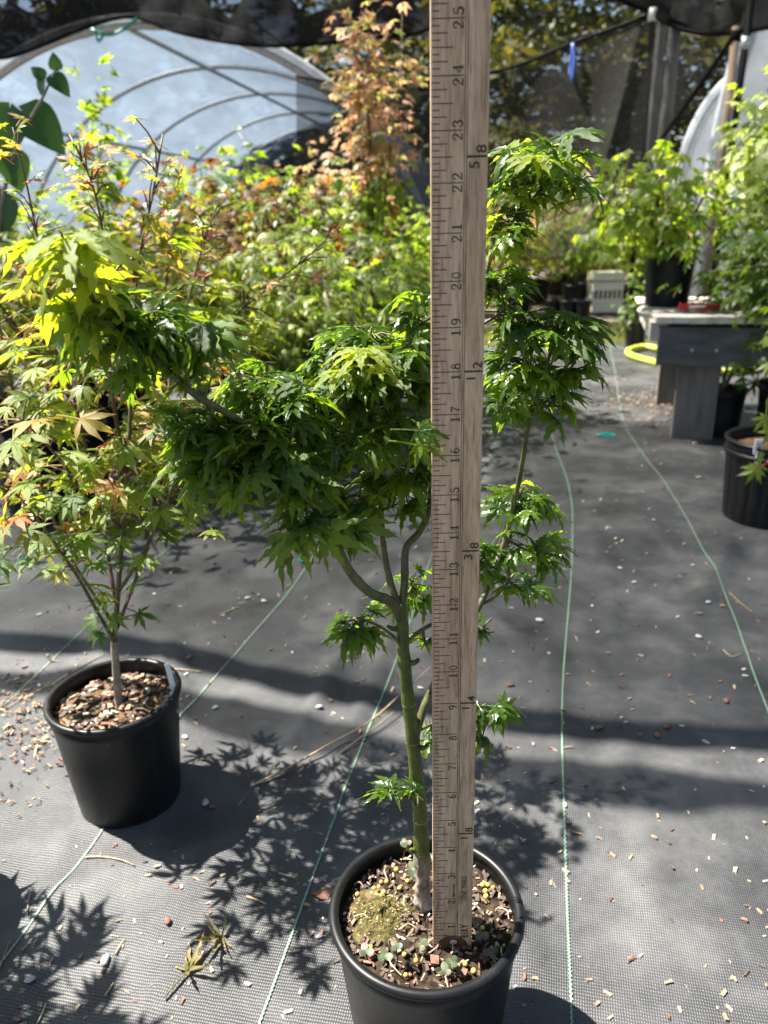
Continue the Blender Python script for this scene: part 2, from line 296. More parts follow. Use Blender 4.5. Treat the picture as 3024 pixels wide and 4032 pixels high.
def link(name, me, parent=None, loc=None, world=True):
    o = bpy.data.objects.new(name, me); col.objects.link(o)
    if loc is not None: o.location = loc
    if parent is not None:
        o.parent = parent
        if world: o.matrix_parent_inverse = Matrix.Translation(-Vector(ORIG(parent)))
    return o
def ORIG(o):
    v = Vector(o.location)
    if o.parent: v = o.matrix_parent_inverse @ v + Vector(ORIG(o.parent))
    return v
def tag(o, label=None, cat=None, group=None, kind=None):
    if label: o['label'] = label
    if cat: o['category'] = cat
    if group: o['group'] = group
    if kind: o['kind'] = kind
    return o
def thing(name, label, cat, loc, group=None):
    o = bpy.data.objects.new(name, None); col.objects.link(o); o.empty_display_size = 0.05
    o.location = tuple(map(float, loc)); return tag(o, label, cat, group)
class B:
    """collects shapes for one mesh"""
    def __init__(s): s.V = []; s.F = []
    def add(s, V, F):
        k = len(s.V); s.V += [tuple(v) for v in V]; s.F += [tuple(i + k for i in f) for f in F]; return s
    def box(s, c, size, rot=None, jit=0.0):
        c = np.array(c, float); h = np.array(size, float) / 2
        V = np.array([[x, y, z] for x in (-1, 1) for y in (-1, 1) for z in (-1, 1)], float) * h
        if jit: V += rng.normal(0, jit, V.shape) * h
        if rot is not None: V = V @ np.array(rot).T
        return s.add(V + c, [(0, 1, 3, 2), (4, 6, 7, 5), (0, 4, 5, 1), (2, 3, 7, 6), (0, 2, 6, 4), (1, 5, 7, 3)])
    def tube(s, P, r, sides=8, cap=True):
        P = np.array(P, float); n = len(P); r = np.broadcast_to(np.asarray(r, float), (n,))
        T = np.gradient(P, axis=0); T /= np.linalg.norm(T, axis=1)[:, None] + 1e-12
        a = np.array([0, 0, 1.0]) if abs(T[0][2]) < 0.9 else np.array([1.0, 0, 0])
        u = unit(np.cross(T[0], a)); V = []
        th = np.arange(sides) * 2 * math.pi / sides
        for i in range(n):
            u = unit(u - T[i] * (u @ T[i])); v = np.cross(T[i], u)
            V += list(P[i] + r[i] * (np.cos(th)[:, None] * u + np.sin(th)[:, None] * v))
        F = [(i * sides + j, i * sides + (j + 1) % sides, (i + 1) * sides + (j + 1) % sides, (i + 1) * sides + j) for i in range(n - 1) for j in range(sides)]
        if cap: F += [tuple(range(sides))[::-1], tuple((n - 1) * sides + j for j in range(sides))]
        return s.add(V, F)
    def lathe(s, prof, n=48, c=(0, 0, 0), fn=None):
        """prof: list of (r, z); fn(r, z, angle) may change r"""
        th = np.arange(n) * 2 * math.pi / n; V = []
        for (r, z) in prof:
            for t in th:
                rr = fn(r, z, t) if fn else r
                V.append((c[0] + rr * math.cos(t), c[1] + rr * math.sin(t), c[2] + z))
        F = [(i * n + j, i * n + (j + 1) % n, (i + 1) * n + (j + 1) % n, (i + 1) * n + j) for i in range(len(prof) - 1) for j in range(n)]
        return s.add(V, F)
    def build(s, name, mat, parent=None, smooth=False, loc=None):
        return link(name, mesh(name, s.V, s.F, mat, smooth), parent, loc)
def spline(P, n):
    """Catmull-Rom through points"""
    P = np.array(P, float)
    if len(P) < 3: return np.array([P[0] + (P[-1] - P[0]) * t for t in np.linspace(0, 1, n)])
    Q = np.vstack([2 * P[0] - P[1], P, 2 * P[-1] - P[-2]]); out = []
    for t in np.linspace(0, len(P) - 1 - 1e-9, n):
        i = int(t); u = t - i; a, b, c, d = Q[i:i + 4]
        out.append(0.5 * (2 * b + (c - a) * u + (2 * a - 5 * b + 4 * c - d) * u * u + (3 * b - a - 3 * c + d) * u ** 3))
    return np.array(out)

# ------------------------------------------------------------------ leaves
def maple_leaf(L=1.0, angs=(0, 40, -40, 78, -78, 118, -118), lens=(1, .93, .93, .74, .74, .42, .42), wid=0.20, st=6, serr=0.25, droop=0.35, fold=0.35, crinkle=0.0, web=0.22, seed=0, petiole=0.0, split=0.0):
    """palmate leaf in the XY plane, centre lobe along +Y; every lobe a folded, drooping, toothed blade"""
    g = np.random.default_rng(seed); V = []; F = []; tip = []
    for a, ln in zip(angs, lens):
        a = R(a + g.normal(0, 4)); d = np.array([math.sin(a), math.cos(a)]); p = np.array([d[1], -d[0]])
        k0 = len(V); dr = droop * g.uniform(0.6, 1.4); side = g.normal(0, 0.10); tw = g.normal(0, 0.35)
        for i in range(st + 1):
            t = i / st
            wd = wid * ln ** 0.7 * (math.sin(math.pi * min(1, t * 0.88 + 0.12) ** 0.8) ** 0.85 if t < 1 else 0.0)
            if t < web: wd = max(wd * 0.55, 0.03)
            s1 = 1 + serr * (1 if i % 2 else -1) * (0.2 < t < 0.97)
            base = d * ln * t + p * side * t * t * ln
            z = -dr * ln * t * t
            zz = fold * wd
            for e in (-1, 0, 1):
                q = base + p * e * wd * s1 - d * abs(e) * 0.05 * ln
                cz = g.normal(0, crinkle) * (e != 0) * ln
                V.append((q[0], q[1], z + (zz if e else 0) * 1.0 + tw * e * wd * t + cz)); tip.append(t)
        for i in range(st):
            for e in range(2):
                q0 = k0 + i * 3 + e
                if i < st - 1: F += [(q0, q0 + 1, q0 + 4, q0 + 3)]
                else: F += [(q0, q0 + 1, q0 + 4, q0 + 3)]
    V = np.array(V) * L
    if petiole:
        b = B(); b.tube(np.array([[0, 0, -0.01], [0, -0.5, -0.06], [0, -1.0, -0.18]]) * petiole, L * 0.028, 4, False)
        k = len(V); V = np.vstack([V, np.array(b.V)]); F += [tuple(i + k for i in f) for f in b.F]; tip += [0.25] * len(b.V)
    return V, np.array(F), np.array(tip)
def frame(pos, y, n, s=1.0):
    y = unit(y); n = np.asarray(n, float); n = unit(n - y * (n @ y)); x = np.cross(y, n)
    m = np.eye(4); m[:3, 0] = x * s; m[:3, 1] = y * s; m[:3, 2] = n * s; m[:3, 3] = pos
    return m
def scatter(name, leaves, mats, mat, parent=None, rnds=None, smooth=False):
    """join many placed leaves into one mesh"""
    Vs, Fs, T, Rn, k = [], [], [], [], 0
    for i, mm in enumerate(mats):
        V, F, t = leaves[i % len(leaves)]
        Vs.append(V @ mm[:3, :3].T + mm[:3, 3]); Fs.append(F + k); k += len(V); T.append(t)
        Rn.append(np.full(len(V), rnds[i] if rnds is not None else rng.random()))
    me = bigmesh(name, np.vstack(Vs), np.vstack(Fs), mat, smooth, {'tip': np.concatenate(T), 'rnd': np.concatenate(Rn)})
    return tag(link(name, me, parent), kind='stuff')
LION = [maple_leaf(1, wid=0.125, st=9, serr=0.30, droop=0.38, fold=0.5, crinkle=0.015, web=0.16, seed=s, petiole=0.9) for s in range(10)]
JAP = [maple_leaf(1, (0, 36, -36, 74, -74, 112, -112), (1, .92, .92, .72, .72, .40, .40), wid=0.118, st=5, serr=0.16, droop=0.25, fold=0.25, web=0.3, seed=20 + s, petiole=0.8) for s in range(6)]
LOW = [maple_leaf(1, (0, 42, -42, 85, -85), (1, .9, .9, .62, .62), wid=0.17, st=3, serr=0.0, droop=0.3, fold=0.25, web=0.3, seed=40 + s) for s in range(5)]
THREADY = [maple_leaf(1, (0, 30, -30, 58, -58, 88, -88), (1, .95, .95, .85, .85, .6, .6), wid=0.085, st=3, serr=0.0, droop=0.6, fold=0.2, web=0.1, seed=60 + s) for s in range(4)]
def leafmeshes(name, leaves, mat):
    return [bigmesh(name, V, F, mat, True, {'tip': t}) for V, F, t in leaves]
def lobj(me, mm, parent):
    o = bpy.data.objects.new('leaf', me); col.objects.link(o); o.parent = parent
    o.matrix_parent_inverse = Matrix.Translation(-Vector(ORIG(parent))); o.matrix_basis = Matrix(mm.tolist()); return o

# ------------------------------------------------------------------ ground
def ridge(x, y, x0, y0, x1, y1, h, wdt):
    d = np.array([x1 - x0, y1 - y0]); L = np.hypot(*d); d /= L
    s = (x - x0) * d[0] + (y - y0) * d[1]; t = -(x - x0) * d[1] + (y - y0) * d[0] + 0.012 * np.sin(s * 9)
    e = np.clip(np.minimum(s, L - s) / 0.12, 0, 1)
    return h * np.exp(-(t / wdt) ** 2) * e
RIDGES = [(0.62, 1.05, 0.90, 1.62, .013, .028), (0.70, 1.0, 1.05, 1.55, .012, .02), (0.5, 1.2, 0.82, 1.62, .010, .025), (-0.16, 0.85, 0.02, 1.55, .009, .016), (-0.10, 0.80, 0.09, 1.50, .008, .014), (-0.02, .55, .17, 1.3, .004, .03), (0.30, 1.0, 0.62, 1.12, .006, .02), (-0.30, 0.55, -0.20, 0.72, .006, .015),
          (-0.42, 0.45, -0.15, 1.2, .004, .025), (0.24, 0.5, 0.55, 1.9, .004, .02), (0.28, 0.42, 0.7, 0.62, .004, .03), (-0.6, 0.9, -0.1, 2.2, .006, .03)] + [(x0, y0, x0 + L * math.cos(a), y0 + L * math.sin(a), h, wd) for x0, y0, L, a, h, wd in zip(rng.uniform(-.7, .8, 34), rng.uniform(.4, 2.0, 34), rng.uniform(.25, .7, 34), rng.normal(1.36, .45, 34), rng.uniform(.002, .0055, 34), rng.uniform(.008, .022, 34))]
def gh(x, y):
    x = np.asarray(x, float); y = np.asarray(y, float)
    z = 0.0018 * np.sin(x * 11 + 2 * np.sin(y * 5)) + 0.0018 * np.sin(y * 9 + 1.5 * np.sin(x * 7)) + 0.0008 * np.sin(x * 31 + y * 17)
    for r in RIDGES: z = z + ridge(x, y, *r)
    return z
def grid(xs, ys, zf):
    X, Y = np.meshgrid(xs, ys); V = np.stack([X.ravel(), Y.ravel(), zf(X, Y).ravel()], 1); nx = len(xs)
    i, j = np.meshgrid(np.arange(nx - 1), np.arange(len(ys) - 1)); q = (j * nx + i).ravel()
    return V, np.stack([q, q + 1, q + nx + 1, q + nx], 1)
V, F = grid(np.array([-250, -60, -20, -8, -3, 0, 3, 8, 20, 60, 250.]), np.array([-60, -10, 0, 3, 6, 10, 20, 60, 300.]), lambda x, y: 0 * x - 0.02)
tag(link('ground', bigmesh('ground', V, F, M_GROUND)), kind='structure')
xs = np.concatenate([np.linspace(-7, -1.3, 24), np.arange(-1.28, 1.6, 0.014), np.linspace(1.62, 5, 16)])
ys = np.concatenate([np.linspace(-1.2, 0.2, 10), np.arange(0.22, 2.4, 0.014), np.linspace(2.42, 4.45, 40)])
V, F = grid(xs, ys, gh)
fab = tag(link('ground_fabric', bigmesh('ground_fabric', V, F, M_FAB, True)), kind='structure')
LINES = [[(-0.73, -0.1), (-0.69, 0.55), (-0.60, 1.0), (-0.47, 1.7), (-0.2, 3.0), (0.1, 4.4)],
         [(-0.47, 0.2), (-0.395, 0.562), (-0.356, 0.716), (-0.309, 0.957), (-0.197, 1.374), (-0.02, 2.1), (0.3, 3.3), (0.52, 4.4)],
         [(-0.19, 0.2), (-0.127, 0.495), (-0.085, 0.692), (-0.046, 0.863), (0.009, 1.093), (0.12, 1.6), (0.36, 2.7), (0.62, 4.4)],
         [(0.10, 0.2), (0.158, 0.487), (0.197, 0.683), (0.266, 1.002), (0.403, 1.516), (0.50, 1.95), (0.561, 2.439), (0.70, 3.3), (0.90, 4.4)],
         [(0.36, 0.1), (0.46, 0.55), (0.553, 0.942), (0.663, 1.386), (0.761, 1.952), (0.843, 2.592), (1.1, 3.6), (1.3, 4.4)],
         [(0.70, 0.1), (0.86, 0.9), (1.02, 1.6), (1.2, 2.5), (1.5, 4.0)]]
for ln in LINES:
    P = spline(ln, 700); d = np.gradient(P, axis=0); d /= np.linalg.norm(d, axis=1)[:, None]
    nrm = np.stack([d[:, 1], -d[:, 0]], 1); wv = np.where(np.arange(len(P)) % 2 == 0, 0.0006, -0.0006)
    C = P + nrm * wv[:, None]; b = B(); Vv = []
    for e in (-1, 1):
        q = C + nrm * e * 0.0011; Vv.append(np.column_stack([q, gh(q[:, 0], q[:, 1]) + 0.0016]))
    k = len(P); b.add(np.vstack(Vv), [(i, i + 1, k + i + 1, k + i) for i in range(k - 1)])
    b.build('marker_thread', M_THREAD, fab)

# ------------------------------------------------------------------ hoop houses
AX = np.array([math.sin(R(9.0)), math.cos(R(9.0)), 0]); PX = np.array([math.cos(R(9.0)), -math.sin(R(9.0)), 0])
def hoop_pts(c, W, H, n=40, a0=0.0, a1=math.pi, sq=1.0):
    return [c + PX * (-W * math.copysign(abs(math.cos(a)) ** sq, math.cos(a))) + np.array([0, 0, H * abs(math.sin(a)) ** sq]) for a in np.linspace(a0, a1, n)]
def hoop_house(label, c0, W, H, nb, sp, film, sq=1.0, ang=9.0, endwall=True, nearwall=False, purl=(0.5, 0.27, 0.73)):
    global AX, PX
    AX = np.array([math.sin(R(ang)), math.cos(R(ang)), 0]); PX = np.array([math.cos(R(ang)), -math.sin(R(ang)), 0])
    t = thing('hoop_house', label, 'greenhouse', c0)
    c0 = np.array(c0)
    # film: a skin that sags a little between hoops
    nu, nv = 41, nb * 5 + 1; Vv = []
    for j in range(nv):
        s = j / 5; sag = 0.035 * math.sin(math.pi * (s % 1)) ** 2 - 0.02
        Vv += hoop_pts(c0 + AX * sp * s, W - sag, H - sag, nu, sq=sq)
    Ff = [(j * nu + i, j * nu + i + 1, (j + 1) * nu + i + 1, (j + 1) * nu + i) for j in range(nv - 1) for i in range(nu - 1)]
    link('plastic_cover', mesh('plastic_cover', Vv, Ff, film, True), t)
    for j in range(nb + 1):
        B().tube(hoop_pts(c0 + AX * sp * j, W - 0.03, H - 0.03, 40, sq=sq), 0.034 if j == 0 else 0.022, 8).build('hoop', M_PIPE, t, True)
    B().tube([p + np.array([0, 0, 0.0]) for p in hoop_pts(c0 - AX * 0.02, W + 0.02, H + 0.02, 40, sq=sq)], 0.03, 8).build('edge_roll', M_POLY2, t, True)
    for f in purl:
        a = math.pi * f; q = hoop_pts(c0, W - 0.06, H - 0.06, 1, a, a, sq)[0]
        B().tube([q, q + AX * sp * nb], 0.021, 8).build('purlin', M_PIPE, t, True)
    for flag, j in ((endwall, nb), (nearwall, 0)):
        if flag:
            P = hoop_pts(c0 + AX * (sp * j + (0.01 if j else -0.01)), W - 0.02, H - 0.02, 40, sq=sq)
            link('end_wall', mesh('end_wall', P, [tuple(range(40))], film), t)
    return t
apex = at(280, 45, 7.0)
hoop_house('large open-ended hoop house of clear film on pipe hoops behind the maples', (apex[0], 7.0, -0.02), 2.42, float(apex[2]) + 0.02, 5, 1.8, M_POLY)
hoop_house('white film hoop house with closed rounded end beyond the bench', (at(1478, 400, 7.6)[0] + 1.5, 7.6, -0.02), 1.5, 2.05, 4, 1.6, M_POLY2, 0.55, 22.0, True, True)
hoop_house('tall white film hoop house beside the bench and its wooden post', (at(1608, 200, 4.9)[0] + 1.9, 4.9, -0.02), 1.9, 2.9, 3, 1.5, M_POLY2, 0.6, 25.0, True, True)

# ------------------------------------------------------------------ shade cloth
def cloth_grid(A, Bq, nv, sagf):
    """ruled sheet between polylines A and B of equal length with a sag"""
    A = np.array(A); Bq = np.array(Bq); n = len(A); Vv = []
    for j in range(nv):
        v = j / (nv - 1); row = A * (1 - v) + Bq * v
        for i in range(n): Vv.append(row[i] - np.array([0, 0, sagf(i / (n - 1), v)]))
    return Vv, [(j * n + i, j * n + i + 1, (j + 1) * n + i + 1, (j + 1) * n + i) for j in range(nv - 1) for i in range(n - 1)]
can = thing('shade_canopy', 'black knitted shade cloth stretched overhead, tied to the hoop house top', 'shade cloth', (-0.5, 3.5, 0))
Zc = 2.2
def edge_pt(gx, gy, z=Zc): return np.array([gx - SH[0] * z, gy - .018 - SH[1] * z, z])
near = spline([edge_pt(-3.4, 2.0), edge_pt(-1.6, 1.47), edge_pt(-0.7, 1.235), edge_pt(-0.411, 1.185), edge_pt(-0.148, 1.065), edge_pt(0.304, 0.925), edge_pt(0.6, 0.885), edge_pt(1.6, 0.70), edge_pt(2.8, 0.4)], 60)
far_k = [at(-330, 60, 6.4), at(-120, 110, 6.5), at(0, 126, 6.6), at(90, 98, 6.7), at(180, 62, 6.85), at(280, 36, 6.95), at(370, 66, 6.7), at(470, 88, 6.5), at(580, 99, 6.3), at(700, 92, 6.2), at(820, 80, 6.1), at(930, 62, 6.0), at(1180, -40, 5.8), at(1410, 28, 5.6), at(1500, 62, 5.4), at(1590, 70, 5.2), at(1800, 30, 5.0)]
far = spline(far_k, 60)
Vv, Ff = cloth_grid(near, far, 24, lambda u, v: -0.25 * math.sin(math.pi * v) + 0.03 * math.sin(u * 25 + v * 3) * math.sin(math.pi * v))
ucut = int(np.argmin(abs(near[:, 0] + 1.2)))       # unseen opening added to let sun onto the crowded maples
ucut2 = int(np.argmin(abs(near[:, 0] + 0.05)))     # and another added to brighten the bench plants
Ff = [f for f in Ff if not (f[0] % 60 < ucut and 4 <= f[0] // 60 < 19) and not (f[0] % 60 >= ucut2 and 7 <= f[0] // 60 < 19) and not 9 <= f[0] // 60 < 19]  # middle rows opened as well, so more sun reaches the plants below
link('cloth_sheet', mesh('cloth_sheet', Vv, Ff, M_CLOTH, True), can)
Vn = np.array(Vv).reshape(24, 60, 3)
B().tube(Vn[4, :ucut + 1], .012, 6).build('bay_rope', M_ROPE, can, True); B().tube(Vn[19, :ucut + 1], .012, 6).build('bay_rope', M_ROPE, can, True)
B().tube(near + np.array([0, 0, 0.0]), 0.030 + 0.004 * np.sin(np.arange(60) * 1.3), 8).build('edge_hem', M_HEM, can, True)
B().tube(near + np.array([-0.02, -0.115, 0.0]) - np.array([0, 0, 0.02]), 0.036 + 0.010 * np.sin(np.arange(60) * 0.7), 8).build('edge_roll', M_CLOTH, can, True)
# bunched far hem hanging as a valance
hang = 0.16 + 0.05 * np.sin(np.arange(60) * 0.9) + 0.03 * np.sin(np.arange(60) * 2.3)
Vv, Ff = cloth_grid(far + np.array([0, 0.02, 0]) + np.column_stack([0 * hang, 0 * hang, hang * 1.6]), far - np.column_stack([0 * hang, 0.02 + 0 * hang, 0.0 * hang]), 5, lambda u, v: 0)
for k in range(len(Vv)): Vv[k] = Vv[k] + np.array([0, 0.025 * math.sin(k * 1.9), 0])
link('valance', mesh('valance', Vv, Ff, M_HEM, True), can)
B().tube(far, 0.014, 6).build('edge_rope', M_ROPE, can, True)
P1 = at(1410, 30, 5.6); P2 = at(1590, 70, 5.2)
cur = thing('shade_curtain', 'see-through black mesh curtain hanging between poles in front of the conifers', 'shade cloth', (1.2, 6, 0))
top = spline([at(640, 165, 6.6), at(800, 185, 6.4), at(1065, 155, 6.2), at(1240, 92, 5.9), P1], 30)
bot = spline([at(640, 560, 6.6), at(800, 570, 6.4), at(1050, 560, 6.2), at(1200, 560, 5.9), at(1265, 520, 5.6)], 30)
Vv, Ff = cloth_grid(top, bot, 12, lambda u, v: 0)
for k in range(len(Vv)): Vv[k] = Vv[k] + np.array([0, 0.04 * math.sin(k % 30 * 0.8) * (k // 30) / 12, 0])
link('mesh_panel', mesh('mesh_panel', Vv, Ff, M_CURT, True), cur)
Vv, Ff = cloth_grid(spline([P1, at(1500, 66, 5.4), P2], 12), spline([at(1265, 520, 5.6), at(1430, 300, 5.4), at(1588, 105, 5.2)], 12), 8, lambda u, v: 0)
link('mesh_panel', mesh('mesh_panel', Vv, Ff, M_CURT, True), cur)
B().tube(top, 0.012, 6).build('top_rope', M_ROPE, cur, True)
B().tube(spline([P1, at(1470, 62, 5.45), at(1530, 72, 5.3), P2], 16), 0.016, 6).build('top_rope', M_ROPE, cur, True)
B().tube(spline([P2, at(1440, 285, 5.4), at(1265, 520, 5.6)], 12), 0.014, 6).build('side_rope', M_ROPE, cur, True)
po = thing('post', 'slim wooden post with a cloth tie beside the tall white hoop house', 'post', (P2[0], P2[1], 0))
B().tube([(P2[0], P2[1], -0.02), (P2[0] + .005, P2[1], 0.9), (P2[0], P2[1], P2[2] + 0.03)], 0.026, 8).build('pole', M_WOODPOST, po, True)
B().tube([(P2[0], P2[1], P2[2] - 0.05), (P2[0], P2[1], P2[2] + 0.01)], 0.034, 8).build('tie', M_ROPE, po, True)
po = thing('post', 'dark steel pole holding the peak of the mesh curtain', 'post', (P1[0], P1[1], 0))
B().tube([(P1[0], P1[1], -0.02), (P1[0] + .02, P1[1], 1.0), (P1[0], P1[1], P1[2] + 0.06)], 0.016, 8).build('pole', M_ROPE, po, True)
B().tube([(P1[0], P1[1], P1[2] - 0.04), (P1[0], P1[1], P1[2] + 0.03)], 0.03, 8).build('tie', M_WHITE, po, True)
po = thing('post', 'dark pole standing close against the tall white hoop house', 'post', (P2[0] + .1, P2[1] + .25, 0))
q = at(1606, 60, 4.75)
po.location = (q[0], q[1], 0)
B().tube([(q[0], q[1], -0.02), (q[0] + .03, q[1], 2.2)], 0.02, 8).build('pole', M_ROPE, po, True)
B().tube([(q[0] + .02, q[1], 1.5), (q[0] + .022, q[1], 1.56)], 0.026, 8).build('collar', M_PIPE, po, True)
# ties and strings
tg = B(); a = at(205, 62, 6.9); bb = at(300, 42, 6.9)
tg.tube(spline([at(198, 64, 6.9), at(230, 76, 6.9), at(262, 66, 6.9), at(296, 40, 6.9)], 12), 0.012, 6).tube(spline([at(206, 66, 6.88), at(212, 90, 6.88), at(222, 78, 6.88)], 6), 0.010, 6)
tag(tg.build('tie_cord', M_TEAL, None, True), 'teal cord tying the shade cloth to the hoop house top', 'cord')
tag(B().tube(spline([at(1237, 94, 5.88), at(1241, 130, 5.86), at(1234, 180, 5.86)], 8), 0.012, 6).tube(spline([at(1237, 94, 5.9), at(1232, 140, 5.9), at(1230, 165, 5.88)], 8), 0.008, 6).build('cord', M_BLUE, None, True), 'blue cord hanging from the mesh curtain rope', 'cord')

# ------------------------------------------------------------------ forest
def make_tree(kind, seed, H=11.0):
    g = np.random.default_rng(seed); b = B()
    lean = g.normal(0, .25, 2)
    P = [np.array([lean[0] * (z / H) ** 1.5, lean[1] * (z / H) ** 1.5, z]) for z in np.linspace(-0.1, H, 25)]
    b.tube(P, [0.2 * (1 - 0.9 * i / 24) + 0.02 for i in range(25)], 9)
    Vs = []; rn = []; tp = []
    nb = 64
    for k in range(nb):
        z = 0.9 + (H - 1.1) * (k / nb) ** 0.95; L = (2.6 if kind == 0 else 2.2) * (1 - (z / H)) ** 0.75 * g.uniform(.6, 1.15) + 0.3
        if z < 2.2: L *= g.uniform(0.5, 1.0)
        a = g.uniform(0, 2 * math.pi); d = np.array([math.cos(a), math.sin(a), g.uniform(-0.25, 0.15)])
        o = np.array([lean[0] * (z / H) ** 1.5, lean[1] * (z / H) ** 1.5, z])
        Pb = [o - d * .05 + d * (L + .05) * t + np.array([0, 0, -0.22 * L * t * t]) for t in np.linspace(0, 1, 5)]
        b.tube(Pb, [0.03 * (1 - .8 * t) for t in np.linspace(0, 1, 5)], 5, False)
        m_ = int(135 * L / 2)
        t = g.uniform(.15, 1, m_) ** .8; wdt = 0.34 * L * (1.05 - t) + 0.10
        c = o + np.outer(t, d * L) + np.stack([-math.sin(a) * g.normal(0, 1, m_) * wdt * .6, math.cos(a) * g.normal(0, 1, m_) * wdt * .6, -0.22 * L * t * t + g.normal(0, .07, m_) - 0.05], 1)
        s = g.uniform(.045, .12, m_)
        u = g.normal(0, 1, (m_, 3)); u[:, 2] *= .5; u /= np.linalg.norm(u, axis=1)[:, None]
        v = np.cross(u, g.normal(0, 1, (m_, 3))); v /= np.linalg.norm(v, axis=1)[:, None]
        q = np.stack([c - u * s[:, None], c + v * s[:, None] * .45, c + u * s[:, None], c - v * s[:, None] * .45], 1)
        Vs.append(q.reshape(-1, 3)); rn.append(np.repeat(g.random(m_), 4)); tp.append(np.repeat(t, 4))
    Vc = np.vstack(Vs); Fc = np.arange(len(Vc)).reshape(-1, 4)
    return mesh('trunk', b.V, b.F, M_TREEBARK, True), bigmesh('crown', Vc, Fc, M_NEED[kind], False, {'rnd': np.concatenate(rn), 'tip': np.concatenate(tp) * .7})
TREES = [make_tree(k % 2, 100 + k) for k in range(4)]
tp = []
for i, X in enumerate(np.linspace(-11, 10, 13)): tp.append((X + rng.normal(0, .5), 17.5 + rng.normal(0, 1.2)))
for i, X in enumerate(np.linspace(-15, 14, 11)): tp.append((X + rng.normal(0, .7), 23 + rng.normal(0, 1.5)))
tp += [(1.3, 13.2), (3.2, 14.5), (0.3, 15.3), (4.9, 13.0), (-10.5, 15.5), (2.3, 11.6), (-0.9, 18.5), (6.6, 15)]
for i, (x, y) in enumerate(tp):
    nearr = y < 15.5
    t = thing('conifer_tree', 'dark conifer standing just behind the hoop houses' if nearr else 'olive green conifer in the tall row at the back of the nursery', 'tree', (x, y, -0.02), 'conifers behind the hoop houses' if nearr else 'conifers in the back row')
    for nm, me in zip(('trunk', 'crown'), TREES[i % 4]):
        o = bpy.data.objects.new(nm, me); col.objects.link(o); o.parent = t
    t.rotation_euler = (0, 0, rng.uniform(0, 6.28)); s = rng.uniform(.85, 1.25); t.scale = (s, s, s)
# two grey trunks beyond the bench
for (px, Y, r, lab) in ((1381, 7.3, .045, 'slender dark grey tree trunk left of the pale trunk beyond the bench'), (1408, 6.9, .055, 'pale grey tree trunk beyond the potted maple on the bench')):
    c = at(px, 500, Y); t = thing('tree', lab, 'tree', (c[0], Y, -0.02))
    P = [np.array([c[0] + 0.05 * math.sin(z * .8), Y + .04 * math.sin(z), z]) for z in np.linspace(-.02, 6, 12)]
    B().tube(P, np.linspace(r * 1.15, r * .25, 12) , 12).build('trunk', M_GREYBARK, t, True)
    g = np.random.default_rng(int(px)); n_ = 900
    cc = np.array([c[0], Y, 5.0]) + g.normal(0, 1, (n_, 3)) * np.array([1.0, 1.0, .7])
    scatter('crown', LOW, [frame(p, g.normal(0, 1, 3), (g.normal(0, .5), g.normal(0, .5), 1), g.uniform(.06, .1)) for p in cc], LM['green'], t)

# ------------------------------------------------------------------ pots
def pot_parts(t, c, Rr, Rb, H, mat, flutes=0, soil=0.85, soilmat=None, ribs=True, seg=56):
    """nursery pot: wall and base, rolled rim as a sub-part, soil surface"""
    x, y, z = c; th = 0.0022
    def fl(r, zz, a):
        if not flutes: return r
        k = min(1, max(0, (zz - .03 * H) / (.06 * H))) * min(1, max(0, (.80 * H - zz) / (.04 * H)))
        return r - k * 0.035 * Rr * (1 if math.sin(a * flutes) > 0.2 else 0)
    band = 0.88
    rw = lambda v: Rb + (Rr * .955 - Rb) * v
    prof = [(0.0, .004), (Rb * .9, .004), (Rb * .93, 0.0), (Rb * .985, 0.0), (Rb, .003), (rw(.3), .3 * H), (rw(.6), .6 * H), (rw(band - .02), (band - .02) * H), (rw(band) + .0015, band * H), (rw(1.0) + .001, .985 * H), (rw(1.0) - th, .985 * H)]
    if ribs:
        for k in range(5):
            v = .97 - k * .03; prof += [(rw(v) - th, v * H), (rw(v) - th - .0008, (v - .015) * H)]
    prof += [(rw(.55) - th, .55 * H), (0, .55 * H)]
    pt = B().lathe(prof, seg, (x, y, z), fl).build('pot', mat, t, True)
    rr = max(.0042, Rr * .05)
    ring = [(Rr - rr + rr * math.cos(a), H - rr * .9 + rr * .9 * math.sin(a)) for a in np.linspace(-math.pi / 2, 1.5 * math.pi, 13)]
    B().lathe(ring, seg, (x, y, z)).build('rim', mat, pt, True)
    if flutes:
        rg = [(rw(.86) + .002 + .004 * math.cos(a), .84 * H + .006 * math.sin(a)) for a in np.linspace(-math.pi / 2, 1.5 * math.pi, 9)]
        B().lathe(rg, seg, (x, y, z)).build('collar', mat, pt, True)
    rs = rw(soil) - th * .5; n = 14; b = B(); Vv = [(x, y, z + soil * H + .006)]; m_ = 40
    for i in range(1, n + 1):
        for j in range(m_):
            a = j * 2 * math.pi / m_; r = rs * i / n
            Vv.append((x + r * math.cos(a), y + r * math.sin(a), z + soil * H + .006 * (1 - (i / n) ** 2) + random.gauss(0, .0016) * (i < n)))
    Ff = [(0, 1 + j, 1 + (j + 1) % m_) for j in range(m_)] + [(1 + (i - 1) * m_ + j, 1 + i * m_ + j, 1 + i * m_ + (j + 1) % m_, 1 + (i - 1) * m_ + (j + 1) % m_) for i in range(1, n) for j in range(m_)]
    b.add(Vv, Ff); so_ = b.build('soil', soilmat or M_SOIL, t, False)
    return pt, so_, rs, z + soil * H
def chip(b, p, L, wdt, th, seed=None):
    a = random.uniform(0, 2 * math.pi); tl = random.gauss(0, .25)
    d = np.array([math.cos(a), math.sin(a), math.sin(tl)]); u = unit(d); v = unit(np.cross([0, 0, 1], u)); n_ = np.cross(u, v)
    b.box(p, (L, wdt, th), np.stack([u, v, n_], 1), .22)

